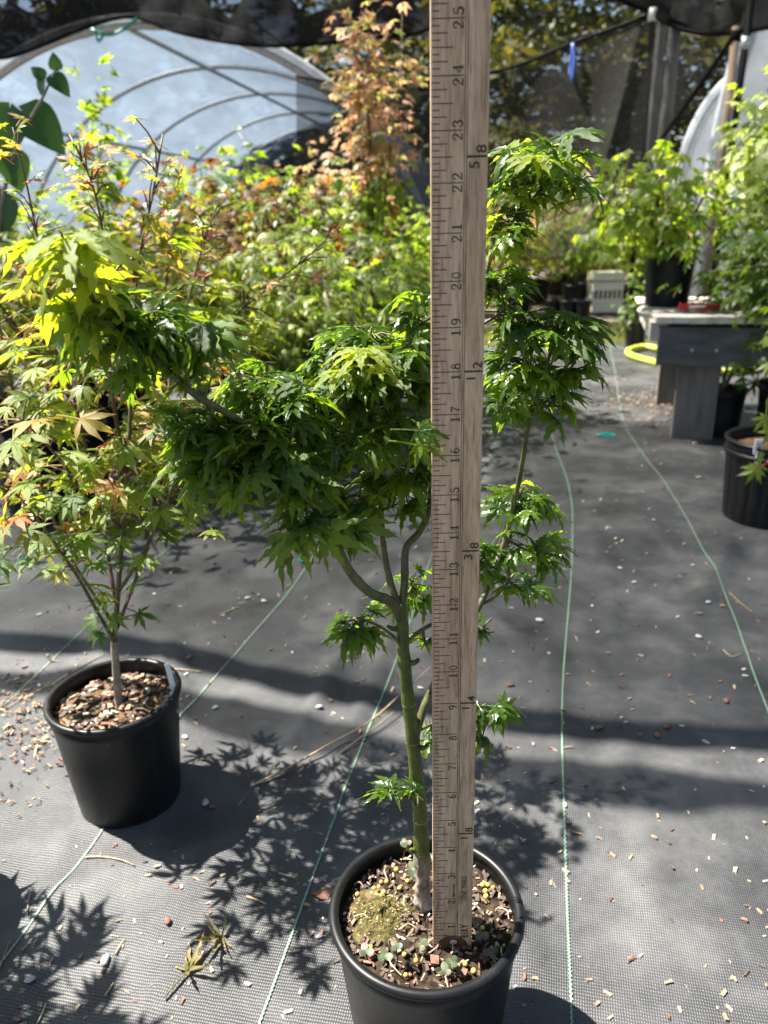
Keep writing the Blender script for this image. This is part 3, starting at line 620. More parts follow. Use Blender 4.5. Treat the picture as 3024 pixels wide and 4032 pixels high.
# ------------------------------------------------------------------ background maples
def skeleton(base, H, S, ns, g, lean=(0, 0), up=0.5, flare=1.0):
    """stems fanning out from the base; returns stems and twig segments"""
    stems = []
    for k in range(ns):
        a = 2 * math.pi * (k + g.uniform(-.3, .3)) / ns; sp = S * flare * g.uniform(.25, .95) * (1 if ns > 1 else .3); h = H * g.uniform(.75, 1.0)
        e = base + np.array([math.cos(a) * sp + lean[0], math.sin(a) * sp + lean[1], h])
        m1 = base + np.array([math.cos(a) * sp * .25 + lean[0] * .3, math.sin(a) * sp * .25 + lean[1] * .3, h * .45])
        stems.append(spline([base, m1, m1 * .4 + e * .6 + g.normal(0, .02, 3), e], 14))
    return stems
def crown_leaves(stems, n, S, size, g, zmin, weep=0.2, jit=.06):
    Ms = []
    allp = np.vstack([s[int(len(s) * .3):] for s in stems]); allp = allp[allp[:, 2] > zmin]
    ctr = allp.mean(0)
    for _ in range(n):
        p = allp[g.integers(len(allp))]
        off = g.normal(0, 1, 3) * np.array([S * .33, S * .33, jit]); q = p + off
        o = q - ctr; o[2] *= .2; o = unit(o + g.normal(0, .25 * S, 3))
        y = o + np.array([0, 0, -weep]) + g.normal(0, .35, 3)
        nn = np.array([0, 0, 1.0]) + o * .3 + g.normal(0, .35, 3)
        Ms.append(frame(q, y, nn, size * g.uniform(.65, 1.25)))
    return Ms
def potted_maple(label, loc, H, S, ns, n, pal, size, pot=(.085, .066, .17), seed=0, leaves=None, group=None, lean=(0, 0), weep=.25, stem=None, zfrac=.3, soil=True, flutes=0, rs=.006, jit=.07, pal2=None, split=.6, potmat=None):
    g = np.random.default_rng(seed); t = thing('potted_maple', label, 'potted tree', loc, group); loc = np.array(loc, float)
    Rr, Rb, ph = pot
    pot_parts(t, loc, Rr, Rb, ph, potmat or M_POT, flutes, seg=flutes * 6 if flutes else 40, soilmat=M_BARKSOIL)
    base = loc + np.array([0, 0, ph * .86])
    st = skeleton(base, H - ph * .86, S, ns, g, lean)
    for s in st:
        B().tube(s, np.linspace(rs, rs * .3, len(s)), 6).build('stem', stem or M_STEM, t, True)
    Ms = crown_leaves(st, n, S, size, g, loc[2] + ph + (H - ph) * zfrac, weep, jit)
    # twigs that carry the leaves
    b = B(); allp = np.vstack([s[5:] for s in st])
    for mm in Ms[::5]:
        q = mm[:3, 3]; i = np.argmin(((allp - q) ** 2).sum(1)); b.tube([allp[i], (allp[i] + q) / 2 + np.array([0, 0, .01]), q], rs * .22, 4, False)
    tag(b.build('twigs', stem or M_STEM, t), kind='stuff')
    if pal2:
        zc = loc[2] + H * split
        lo = [m_ for m_ in Ms if m_[2, 3] < zc + g.normal(0, .05)]; hi = [m_ for m_ in Ms if not any(m_ is q for q in lo)]
        if lo: scatter('foliage', leaves or LOW, lo, LM[pal], t)
        if hi: scatter('foliage', leaves or LOW, hi, LM[pal2], t)
    else: scatter('foliage', leaves or LOW, Ms, LM[pal], t)
    return t
def gp(px, Y, z=0.0):
    """ground spot seen at picture column px, distance Y"""
    d = ray(px * K, 2016 - FPX * math.tan(PITCH)); return (float(d[0] * Y / d[1]), float(Y), z)
BG = [ # label, px, Y, H, S, stems, n, palette, leaf size, extra
 ('pink-tipped yellow maple in a pot right behind the slim multi-stemmed maple', 60, 2.0, .64, .30, 7, 620, 'pinktip', .036, dict(stem=M_REDSTEM)),
 ('lime maple with pink tips behind the slim multi-stemmed maple', 300, 2.15, .64, .32, 8, 760, 'pinktip', .036, dict(stem=M_REDSTEM)),
 ('low lime maple in a black pot between pink-tipped maples', -60, 2.3, .66, .30, 7, 620, 'lime', .038, {}),
 ('lime green spreading maple in front of the bronze maple', 560, 2.35, .60, .36, 8, 850, 'lime', .038, {}),
 ('bronze red maple in front of the hoop house', 500, 2.65, .80, .34, 8, 900, 'bronze', .044, dict(stem=M_REDSTEM, zfrac=.35)),
 ('pale feathery-leaved maple beside the lime maples', 640, 2.45, .62, .36, 8, 700, 'pale', .044, dict(leaves=THREADY, weep=.7)),
 ('mid green bushy maple right of the bronze maple', 680, 3.0, .80, .30, 8, 700, 'green', .042, {}),
 ('tall slender maple, green below and coral pink at its top', 808, 3.0, 1.30, .15, 5, 640, 'lime', .038, dict(pal2='coral', split=.62, zfrac=.32, jit=.10)),
 ('small coral maple next to the tall slender one', 705, 3.5, .98, .14, 5, 170, 'coral', .034, dict(zfrac=.45)),
 ('fresh green upright maple against the hoop house', 240, 2.7, .98, .11, 4, 190, 'lime', .042, dict(zfrac=.35, jit=.10)),
 ('yellow-green maple with bright top leaves against the hoop house', 430, 3.0, .98, .22, 5, 230, 'lime', .042, dict(zfrac=.4)),
 ('bushy dark green maple under the tall coral-topped one', 790, 2.7, .56, .34, 7, 700, 'green', .040, {}),
 ('bushy lime maple by the hoop house foot', 880, 3.4, .70, .34, 7, 600, 'lime', .040, {}),
 ('green maple in shade at the edge of the crowded maples', -150, 2.6, .78, .4, 7, 600, 'green', .042, {}),
 ('low pink and gold maple behind the lime ones', 180, 2.6, .62, .30, 7, 500, 'gold', .036, {}),
 ('leafy green maple at the back of the crowded maples', 580, 3.7, .85, .36, 7, 600, 'green', .042, {}),
]
for i, (lab, px, Y, H, S, ns, n, pal, size, kw) in enumerate(BG):
    potted_maple(lab, gp(px, Y, 0.0), H, S, ns, n, pal, size, seed=300 + i, pot=(.11, .088, .20) if Y > 1.5 else (.085, .066, .17), **kw)
# far row on the other side of the path
far_pal = ['lime', 'pinktip', 'gold', 'pinktip', 'coral', 'lime', 'green', 'pinktip', 'gold', 'lime', 'green', 'lime', 'pinktip', 'coral']
for i in range(14):
    px = 1000 + i * 42; Y = 6.2 + (i % 3) * .6
    potted_maple({'lime': 'far lime maple in a black pot beyond the grass strip', 'pinktip': 'far pink-tipped maple in a black pot beyond the grass strip', 'gold': 'far golden maple in a black pot beyond the grass strip', 'coral': 'far coral maple in a black pot beyond the grass strip', 'green': 'far green maple in a black pot beyond the grass strip'}[far_pal[i]],
                 gp(px, Y, 0.0), rng.uniform(.55, .78), .34, 7, 420, far_pal[i], .05, (.11, .09, .19), 400 + i, group='far ' + far_pal[i] + ' maples beyond the grass')
potted_maple('dark green weeping maple in a pot far beyond the grass strip', gp(1255, 7.6), .95, .5, 6, 800, 'green', .06, (.13, .10, .24), 450, LOW, weep=.7, zfrac=.45)

# ------------------------------------------------------------------ bench and right side
bz = 0.322
fa = at(1436, 722, 2.43)
bt = thing('bench', 'low weathered wooden bench on thick board legs with a pallet top', 'bench', (fa[0], 2.43, 0))
BA = R(-15.0); bt.rotation_euler = (0, 0, BA)
def bpart(name, c, size, mat, jit=0.0):
    b = B(); b.box(c, size, None, jit); o = link(name, mesh(name, b.V, b.F, mat), bt, world=False); return o
bpart('leg', (.115, .03, .142), (.125, .05, .285), M_LEG); bpart('leg', (.10, .50, .142), (.125, .05, .285), M_LEG)
bpart('leg', (.95, .03, .142), (.125, .05, .285), M_LEG); bpart('leg', (.95, .50, .142), (.125, .05, .285), M_LEG)
bpart('beam', (.53, -.02, bz - .02), (1.1, .045, .115), M_BOARDD); bpart('beam', (.53, .55, bz - .02), (1.1, .045, .115), M_BOARDD)
for k in range(5): bpart('slat', (.52 + random.uniform(-.01, .01), .0 + k * .135, bz + .058 + random.uniform(-.002, .002)), (1.14 + random.uniform(-.02, .02), .095, .018), M_PALLET, .02)
for k in range(3): bpart('stringer', (-.02 + k * .5, .27, bz + .020), (.05, .56, .056), M_PALLET)
for xx in (.08, .15, .92, .99):
    b = B().lathe([(1e-4, -.002), (.006, -.002), (.006, .002), (1e-4, .003)], 8); o = link('bolt', mesh('bolt', b.V, b.F, M_PIPE, True), bt, world=False); o.location = (xx, -.0435, bz - .03); o.rotation_euler = (R(90), 0, 0)
tb = bz + .066
def on(px, Y, z): q = gp(px, Y); return (q[0], q[1], z)
potted_maple('weeping green maple in a large black pot standing on the bench', on(1457, 2.72, tb), .40, .24, 5, 330, 'lime', .048, (.084, .070, .158), 500, LOW, weep=.8, stem=M_REDSTEM, rs=.011, zfrac=.30, lean=(-.10, 0))
potted_maple('upright bright green maple in a grey-black pot at the bench end', on(1640, 2.8, tb), .74, .12, 4, 230, 'lime', .052, (.085, .070, .16), 501, LOW, weep=.5, stem=M_GREYSTEM, rs=.007, zfrac=.35, lean=(.04, 0), potmat=M_POTG)
potted_maple('pale cream-yellow maple in a black pot behind the bench', on(1665, 2.7, tb), .52, .17, 5, 300, 'pale', .062, (.11, .09, .18), 502, LOW, weep=.6, stem=M_GREYSTEM, zfrac=.4)
# red tape bundle on the bench
q = at(1500, 668, 2.52); b = B()
for k in range(5):
    b.box((q[0] - .04 + .025 * k + random.gauss(0, .008), 2.52 + random.gauss(0, .01), tb + .008 + .006 * (k % 3)), (.06, .018, .004), np.array(Matrix.Rotation(random.gauss(0, .3), 3, 'Y')), .1)
b.tube(spline([(q[0] - .06, 2.50, tb + .02), (q[0], 2.49, tb + .024), (q[0] + .08, 2.5, tb + .016)], 8), .008, 6)
tag(b.build('plant_tape', M_RED), 'crumpled red plant tape lying on the bench top', 'tape')
tag(B().box((q[0] - .01, 2.475, tb + .022), (.05, .012, .006), None, .1).build('paper_tag', M_WHITE), 'small white paper tag on the red tape', 'tag')
# ground pots on the right
potted_maple('drooping green maple with pale stem in a black pot beside the bench leg', (*gnd(1552, 945)[:2] + np.array([.02, .07]), 0), .50, .20, 3, 480, 'green', .044, (.083, .066, .15), 510, JAP, weep=.6, stem=M_GREYSTEM, rs=.006, zfrac=.40, lean=(.13, 0))
t5 = gnd(1650, 1138); p5 = np.array([t5[0] + .038, t5[1] + .07, 0])
potted_maple('maple in a large fluted black pot with a white tag', tuple(p5), .62, .20, 4, 160, 'lime', .045, (.115, .098, .195), 511, JAP, weep=.5, rs=.006, zfrac=.5, flutes=22, lean=(.16, 0.02), stem=M_REDSTEM)
potted_maple('dark green maple in a black pot tucked behind the bench leg pots', (p5[0] + .36, p5[1] + .62, 0), .66, .28, 5, 460, 'green', .044, (.11, .09, .19), 512, LOW, weep=.6)
potted_maple('small leafy green maple in a black pot past the bench end', gp(1395, 4.3), .30, .09, 4, 90, 'green', .035, (.062, .05, .13), 513)
tg_ = thing('plant_tag', 'white plant tag stuck at the rim of the fluted pot', 'tag', (p5[0] - .085, p5[1] - .07, .19))
B().box((p5[0] - .082, p5[1] - .075, .195), (.018, .002, .034), None).build('card', M_WHITE, tg_)
B().box((p5[0] - .082, p5[1] - .0768, .199), (.007, .001, .010), None).build('print', M_STONE, tg_)
B().tube([(p5[0] - .082, p5[1] - .070, .14), (p5[0] - .082, p5[1] - .074, .18)], .002, 5).build('stake', M_WHITE, tg_)
# sprig with red leaf stalks hanging in front of the fluted pot
sp_t = thing('maple_sprig', 'bright lime drooping maple sprig with red leaf stalks over the fluted pot', 'sprig', (p5[0] - .06, p5[1] - .14, .15))
ms = leafmeshes('leaf', JAP, leafmat('sprig_leaf', [(0, (0.12, 0.20, 0.02)), (1, (0.18, 0.26, 0.03))], (0.16, 0.22, 0.03), .5, 2.0, .4, .5, single=True))
s0 = at(1690, 1000, 1.60)
for k, (px, py) in enumerate(((1632, 1010), (1655, 900), (1640, 1005), (1668, 930))):
    e = at(px, py, 1.58 + .01 * k); B().tube(spline([s0 + np.array([0, 0, .1]), (s0 + e) / 2 + np.array([0, 0, .012]), e], 8), .0013, 5).build('stalk', M_RED if k == 0 else M_STEM, sp_t, True)
    lobj(ms[k], frame(e, (-.35 + .3 * (k % 2), -.2, -.9), (-.3, -.9, .35), .045 if k != 2 else .036), sp_t)
# hose, crate, small far pots
hp = [gnd(1480, 775), gnd(1400, 757), gnd(1362, 762), gnd(1358, 772), gnd(1385, 783), gnd(1445, 797), gnd(1560, 812), gnd(1660, 800)]
hs = B().tube(spline([p + np.array([0, 0, .018]) for p in hp], 50), .016, 8); tag(hs.build('garden_hose', M_HOSE, None, True), 'lime green garden hose looping out under the bench', 'hose')
cr = gp(1318, 6.0); ct = thing('crate', 'cream plastic crate with slotted side among the far maples', 'crate', cr)
for k, zz in enumerate((.05, .19, .26)): B().box((cr[0], cr[1], zz), (.23, .17, .06 if k else .1)).build('panel', M_CREAM, ct)
for k in range(7): B().box((cr[0] - .105 + k * .035, cr[1], .13), (.012, .165, .065)).build('slat', M_CREAM, ct)
for k, (px, Y, r) in enumerate(((1238, 5.7, .065), (1272, 5.65, .06), (1205, 5.8, .07))):
    t = thing('nursery_pot', 'small black nursery pot standing beyond the grass strip', 'pot', gp(px, Y), 'small black pots beyond the grass'); pot_parts(t, gp(px, Y), r, r * .78, .12, M_POT, seg=32)
# grass strip
g = np.random.default_rng(5); n_ = 5200; gx = g.uniform(-.2, 2.6, n_); gy = 4.40 + g.random(n_) ** 1.2 * .95
Vg = []; hgt = g.uniform(.02, .055, n_); an = g.uniform(0, 6.28, n_); lx = g.normal(0, .02, n_); ly = g.normal(0, .02, n_)
c0 = np.stack([gx, gy, np.full(n_, -.018)], 1); wv = np.stack([np.cos(an), np.sin(an), 0 * an], 1) * .005
Vg = np.stack([c0 - wv, c0 + wv, c0 + np.stack([lx, ly, hgt], 1)], 1).reshape(-1, 3)
tag(link('grass', bigmesh('grass', Vg, np.arange(len(Vg)).reshape(-1, 3), M_GRASS, False, {'rnd': np.repeat(g.random(n_), 3), 'tip': np.tile([0, 0, 1.0], n_)})), 'sunny strip of short lawn grass past the fabric edge', 'grass', kind='stuff')

# ------------------------------------------------------------------ broad-leaved sapling at the left edge
SY = 1.85
bs = thing('broadleaf_sapling', 'sapling with big heart-shaped dark green leaves at the back left', 'sapling', gp(-40, SY))
base = np.array(gp(-40, SY)); pot_parts(bs, base, .085, .066, .17, M_POT, seg=40)
tipp = at(122, 145, SY)
stm = spline([base + np.array([0, 0, .14]), at(-15, 900, SY), at(-5, 520, SY), at(30, 330, SY), at(70, 250, SY), at(95, 205, SY), tipp], 30)
B().tube(stm, np.linspace(.007, .002, 30), 6).build('stem', M_GREYSTEM, bs, True)
def broad(seed):
    g = np.random.default_rng(seed); V = []; T = []; n = 9
    for i in range(n + 1):
        t = i / n; wd = .46 * math.sin(math.pi * t ** .62) ** .8 if 0 < t < 1 else 0.02
        for e in (-1, -.5, 0, .5, 1):
            V.append((e * wd, t - .06 * abs(e) * (1 - t) * 2, .22 * abs(e) * wd - .28 * t * t + g.normal(0, .006))); T.append(t * .4)
    return np.array(V), np.array([(i * 5 + e, i * 5 + e + 1, i * 5 + e + 6, i * 5 + e + 5) for i in range(n) for e in range(4)]), np.array(T)
BM = leafmeshes('leaf', [broad(1), broad(2)], M_BROAD)
for k, (px, py, yx, yz, s, fx) in enumerate(((48, 240, .75, -.62, .078, .35), (20, 235, -.35, -.9, .075, .2), (92, 170, -.25, -.8, .026, -.5), (112, 165, .75, -.7, .034, .3), (95, 168, -.5, .5, .022, -.2), (122, 150, .0, .8, .022, .2), (5, 420, -.3, -.9, .07, .1), (20, 330, .2, -.9, .055, .3))):
    lobj(BM[k % 2], frame(at(px, py, SY), (yx, -.15, yz), (fx, -.75, .55), s * SY / 1.3), bs)

# ------------------------------------------------------------------ the slim multi-stemmed maple (left)
LP = np.array([-0.335, 0.802, 0.0]); PR, PB, PH = 3.17 * IN, 2.44 * IN, 6.22 * IN
lm = thing('potted_maple', 'slim multi-stemmed maple with pink-tipped yellow leaves in the black pot with a white tag', 'potted tree', LP)
_, so1, rs1, zs1 = pot_parts(lm, LP, PR, PB, PH, M_POT, soil=.86, soilmat=M_BARKSOIL, seg=72)
for mt, cnt, sz in ((M_CHIPS[0], 70, 1), (M_CHIPS[2], 70, 1.1), (M_CHIPS[1], 50, 1), (M_PERL, 34, .75), (M_CHIPS[3], 36, .7)):
    b = B()
    for _ in range(cnt):
        a = random.uniform(0, 6.28); r = rs1 * .96 * math.sqrt(random.random())
        chip(b, (LP[0] + r * math.cos(a), LP[1] + r * math.sin(a), zs1 + .007 * (1 - (r / rs1) ** 2) + .002), sz * random.uniform(.005, .014), sz * random.uniform(.003, .006), sz * random.uniform(.002, .005))
    tag(b.build('mulch', mt, lm), kind='stuff')
LY = .802
def lp(px, py, dy=0.0): return at(px, py, LY + dy)
fb = lp(247, 1385)
root = lp(258, 1540, -.01); root[2] = zs1 - .004
trk = spline([root, lp(253, 1480), lp(249, 1420), fb], 14)
b = B().tube(trk, np.array([.0068, .0052, .0047, .0045, .0044, .0044, .0045, .0044, .0043, .0044, .0046, .0047, .0045, .0044]), 10)
b.tube([root + np.array([0, 0, .012]), root + np.array([.008, -.010, .004]), root + np.array([.014, -.016, -.004])], [.003, .0026, .0012], 6)
b.build('trunk', M_GREYSTEM, lm, True)
ST = [ # (px, py, depth offset) paths
 [(247, 1385, 0), (255, 1280, 0), (262, 1180, 0), (275, 1020, .01), (283, 860, .02), (285, 760, .03), (300, 560, .05), (330, 420, .06), (352, 290, .07)],
 [(247, 1385, 0), (215, 1330, -.01), (170, 1250, -.03), (130, 1190, -.05), (80, 1120, -.06), (30, 1060, -.07)],
 [(250, 1300, 0), (238, 1230, .02), (225, 1150, .03), (200, 1030, .05), (160, 860, .07), (120, 700, .09), (90, 560, .10), (60, 410, .10), (28, 275, .10)],
 [(255, 1280, 0), (300, 1210, -.01), (340, 1130, -.02), (380, 1040, -.02), (430, 900, -.01), (480, 740, .02)],
 [(248, 1370, 0), (290, 1260, .04), (330, 1150, .06), (360, 1060, .08), (390, 900, .10), (430, 770, .11), (520, 670, .12), (640, 575, .13), (735, 490, .14)],
 [(262, 1180, 0), (290, 1080, .05), (330, 960, .08), (370, 830, .10), (400, 680, .12), (430, 560, .13), (470, 440, .14)],
 [(275, 1020, .01), (250, 900, -.02), (235, 760, -.02), (240, 640, .0), (225, 520, .02), (200, 400, .03), (150, 290, .05)],
 [(240, 1340, 0), (150, 1200, .06), (90, 1050, .10), (40, 900, .12), (10, 760, .12), (-20, 600, .12)],
 [(225, 1150, .03), (170, 1050, .0), (110, 970, -.03), (40, 900, -.04)],
]
stems1 = []
for k, path in enumerate(ST):
    P = spline([lp(*q) for q in path], 26); stems1.append(P)
    B().tube(P, np.linspace(.0034 if k == 0 else .0024, .0009, 26), 6).build('stem', M_STEM if k in (1, 3, 8) else M_REDSTEM if k in (2, 4, 6) else M_STEM, lm, True)
JM1 = leafmeshes('leaf', JAP, LMS['pinktip']); JM2 = leafmeshes('leaf', JAP, LMS['green']); JM3 = leafmeshes('leaf', JAP, LMS['shoot'])
g = np.random.default_rng(77); Ms = []
for si, P in enumerate(stems1):
    n = {1: 36, 3: 55, 8: 36, 4: 60}.get(si, 78)
    for _ in range(n):
        i = g.integers(7 if si not in (1, 3, 8) else 10, 26); p = P[i]
        top = i > 18 and si in (0, 2, 4, 5, 6)
        o = unit(np.array([g.normal(), g.normal(), 0])); rad = (g.uniform(.005, .028) if top else g.uniform(.015, .10))
        q = p + o * rad + np.array([0, 0, g.normal(0, .012)])
        y = o + np.array([0, 0, (.35 if top else -.25)]) + g.normal(0, .3, 3); nn = np.array([0, -.12, 1.0]) + o * .25 + g.normal(0, .32, 3)
        Ms.append((frame(q, y, nn, (.016 if top else .030) * g.uniform(.7, 1.25)), top, i))
# low leaf tuft on the trunk
for k, (px, py) in enumerate(((205, 1335), (285, 1265), (300, 1325), (225, 1300), (250, 1330), (215, 1365))):
    o = unit(lp(px, py) - lp(250, 1330) + np.array([0, -.01 * (k % 2), 0])); Ms.insert(k, (frame(lp(px, py, -.01), o + np.array([0, -.3, -.5]), (0, -.5, 1), .026), False, 0))
order = sorted(range(6, len(Ms)), key=lambda k: -np.linalg.norm(Ms[k][0][:3, 0]) * (1.75 if Ms[k][1] else 1) / np.linalg.norm(Ms[k][0][:3, 3] - CAM)); order = list(range(6)) + order
for k in order[:300]:
    mm, top, i = Ms[k]; lowgreen = (mm[2, 3] < .42)
    lobj((JM2 if lowgreen else JM3 if top else JM1)[k % 6], mm, lm)
scatter('foliage', JAP, [Ms[k][0] for k in order[300:]], LM['pinktip'], lm, smooth=True)
b = B()
for k in order[::2]:
    q = Ms[k][0][:3, 3]; best = min(stems1, key=lambda P: ((P - q) ** 2).sum(1).min()); i = max(0, int(((best - q) ** 2).sum(1).argmin()) - 1)
    b.tube([best[i], (best[i] + q) / 2 + np.array([0, 0, .004]), q], [.0011, .0008, .0006], 4, False)
tag(b.build('twigs', M_REDSTEM, lm), kind='stuff')
wt = thing('plant_tag', 'long white plant tag leaning at the rim of the left pot', 'tag', (LP[0] + .066, LP[1] + .03, zs1))
a = lp(365, 1432, .02); c = lp(373, 1500, .0)
B().box((a + c) / 2, (.0065, .0012, np.linalg.norm(a - c) * 1.1), np.array(Matrix.Rotation(-.10, 3, 'Y')), .0).build('blade', M_WHITE, wt)
B().box(c - np.array([0, 0, .012]), (.004, .0012, .03), np.array(Matrix.Rotation(-.10, 3, 'Y'))).build('point', M_WHITE, wt)

# maple standing just left of the view: its shadow falls into the picture
potted_maple('leafy maple in a black pot standing left of the slim multi-stemmed maple', (-0.565, 0.640, 0), .50, .085, 6, 130, 'green', .042, (PR, PB, PH), 600, JAP, weep=.3, zfrac=.25, lean=(-.06, .0))

# ------------------------------------------------------------------ the measured maple
HP = np.array([0.0262, 0.478, 0.0])
hm = thing('potted_maple', 'crinkle-leaved green maple in the black pot holding the yardstick', 'potted tree', HP)
_, so2, rs2, zs2 = pot_parts(hm, HP, PR, PB, PH, M_POT, soil=.885, soilmat=M_SOIL, seg=96)
def soilz(x, y): return zs2 + .006 * max(0, 1 - (np.hypot(x - HP[0], y - HP[1]) / rs2) ** 2)
for mt, cnt, sz in ((M_CHIPS[0], 110, .42), (M_CHIPS[2], 260, .6), (M_CHIPS[1], 60, .5), (M_PERL, 40, .32), (M_CHIPS[3], 70, .34)):
    b = B()
    for _ in range(cnt):
        a = random.uniform(0, 6.28); r = rs2 * .97 * math.sqrt(random.random()); x, y = HP[0] + r * math.cos(a), HP[1] + r * math.sin(a)
        chip(b, (x, y, soilz(x, y) + .002), sz * random.uniform(.004, .014), sz * random.uniform(.002, .005), sz * random.uniform(.0015, .004))
    tag(b.build('mulch', mt, hm), kind='stuff')
# moss cushion
b = B(); mc = gnd(830, 1985, zs2); n, m_ = 16, 44; Vv = [(mc[0], mc[1], zs2 + .013)]
for i in range(1, n + 1):
    for j in range(m_):
        a = j * 2 * math.pi / m_; r = .033 * (1 + .14 * math.sin(3 * a + 1) + .08 * math.sin(7 * a)) * i / n
        x, y = mc[0] + r * math.cos(a), mc[1] + r * .9 * math.sin(a)
        Vv.append((x, y, zs2 + 0.0095 * (1 - (i / n) ** 2.2) + random.gauss(0, .0007) + .001))
b.add(Vv, [(0, 1 + j, 1 + (j + 1) % m_) for j in range(m_)] + [(1 + (i - 1) * m_ + j, 1 + i * m_ + j, 1 + i * m_ + (j + 1) % m_, 1 + (i - 1) * m_ + (j + 1) % m_) for i in range(1, n) for j in range(m_)])
b.build('moss', M_MOSS, hm)
b = B()
for _ in range(170):
    a = random.uniform(0, 6.28); r = .033 * math.sqrt(random.random()); x, y = mc[0] + r * math.cos(a), mc[1] + r * .9 * math.sin(a)
    chip(b, (x, y, zs2 + 0.0095 * (1 - (r / .034) ** 2.2) + .0015), random.uniform(.0007, .0028), random.uniform(.0004, .0009), random.uniform(.0004, .0008))
tag(b.build('moss_tufts', M_TWIG, hm), kind='stuff')
# fertilizer pellets: (crop coordinates of the photograph)
def crop(x, y): return (1200 + x / 1.659) / K, (3200 + y / 1.659) / K
ball = B(); ball.lathe([(1e-5, -1)] + [(math.cos(a), math.sin(a)) for a in np.linspace(-1.3, 1.3, 6)] + [(1e-5, 1)], 10)
PM = [mesh('fertilizer_pellet', ball.V, ball.F, mt, True) for mt in (M_PELLET, M_PELLET2)]
for k, (x, y) in enumerate(((598, 380), (484, 497), (500, 465), (438, 540), (470, 556), (452, 505), (535, 465), (447, 592), (478, 580), (515, 538), (498, 560), (620, 513), (672, 465), (1162, 477), (1230, 492), (1196, 476), (1184, 556), (1180, 520), (728, 985), (660, 1070), (1103, 1040), (1048, 1000), (345, 538), (432, 888), (1160, 768), (650, 945), (720, 520))):
    q = gnd(*crop(x, y), zs2 + .004); o = link('fertilizer_pellet', PM[1 if k % 4 == 2 else 0], hm, loc=None)
    s = random.uniform(.0018, .0024); o.location = (q[0], q[1], soilz(q[0], q[1]) + .003); o.scale = (s, s, s)
for k, (x, y) in enumerate(((845, 985), (435, 940), (1025, 1050), (430, 575))):
    q = gnd(*crop(x, y), zs2 + .004); b = B(); chip(b, (q[0], q[1], soilz(q[0], q[1]) + .003), .007, .0055, .004); b.build('brick_chip', M_CHIPS[1], hm)
# tiny weed seedlings
M_SEED = leafmat('seedling_leaf', [(0, (0.06, 0.09, 0.05)), (.6, (0.10, 0.13, 0.07)), (1, (0.14, 0.08, 0.06))], (0.12, 0.10, 0.08), .3, 1.3, .5, .4)
rl = np.array([(math.sin(a) * .42, .5 - math.cos(a) * .5, .06 * math.cos(2 * a)) for a in np.arange(10) * 2 * math.pi / 10] + [(0, .5, -.03)])
ROUND = [(rl, np.array([(i, (i + 1) % 10, 10) for i in range(10)]), np.zeros(11))]
for k, (x, y, h) in enumerate(((628, 330, .028), (700, 440, .012), (600, 1000, .020), (985, 1030, .012), (1150, 860, .006), (740, 935, .008), (370, 905, .006), (1200, 930, .006), (520, 980, .006), (720, 220, .004), (900, 1080, .007), (1100, 770, .008), (690, 410, .006))):
    q = gnd(*crop(x, y), zs2 + .003); p0 = np.array([q[0], q[1], soilz(q[0], q[1])]); p1 = p0 + np.array([random.gauss(0, .003), random.gauss(0, .003), h])
    sd_ = B().tube([p0, (p0 + p1) / 2 + np.array([.001, 0, 0]), p1], .0006, 5, False).build('seedling', M_REDSTEM, hm, True)
    scatter('seedling_leaves', ROUND, [frame(p1 - (p1 - p0) * .15 * (j // 3), (math.cos(j * 2.1 + k), math.sin(j * 2.1 + k), .15), (random.gauss(0, .3), -.4, 1), random.uniform(.0045, .0075)) for j in range(5)], M_SEED, sd_)
b = B()
for k in range(15):
    a = random.uniform(0, 6.28); r = rs2 * .93 * math.sqrt(random.random()); x, y = HP[0] + r * math.cos(a), HP[1] + r * math.sin(a); d = random.uniform(0, 6.28); L = random.uniform(.008, .022)
    z = soilz(x, y) + .003; b.tube(spline([(x, y, z), (x + L * .5 * math.cos(d), y + L * .5 * math.sin(d), z + .003), (x + L * math.cos(d + .4), y + L * math.sin(d + .4), z)], 5), .0006, 4, False)
tag(b.build('pine_straw', M_CHIPS[3], hm), kind='stuff')

YT = 0.487
def hp_(px, py, dy=0.0): return at(px, py, YT + dy)
foot = hp_(917, 1995, 0.0); foot[2] = zs2 - .003
tr_path = [tuple(foot), hp_(914, 1930), hp_(912, 1850), hp_(908, 1760), hp_(898, 1660), hp_(888, 1560), hp_(878, 1480), hp_(871, 1400), hp_(868, 1340), hp_(862, 1305)]
P = spline(tr_path, 60); h = np.linspace(0, 1, 60)
rad = .0064 * (1 - h) + .0040 * h + .0022 * np.exp(-(h / .06) ** 2)
rad[3:14] += .0010 * np.sin(np.arange(11) * 1.7)
b = B()
for hn in (.18, .25, .33, .42, .52, .62, .74, .86): rad = rad + .0009 * np.exp(-((h - hn) / .008) ** 2)
b.tube(P, rad, 14)
for hn, sx in ((.24, -1), (.5, 1), (.74, 1), (.86, -1)):
    i = int(hn * 59); b.tube([P[i], P[i] + np.array([sx * .0075, -.002, .002]), P[i] + np.array([sx * .0105, -.003, .005])], [.0026, .0019, .0014], 6)
b.V = [tuple(np.array(v) + (rng.normal(0, .0011, 3) if v[2] < .225 else rng.normal(0, .00022, 3))) for v in b.V]
b.build('trunk', M_BARK, hm, True)
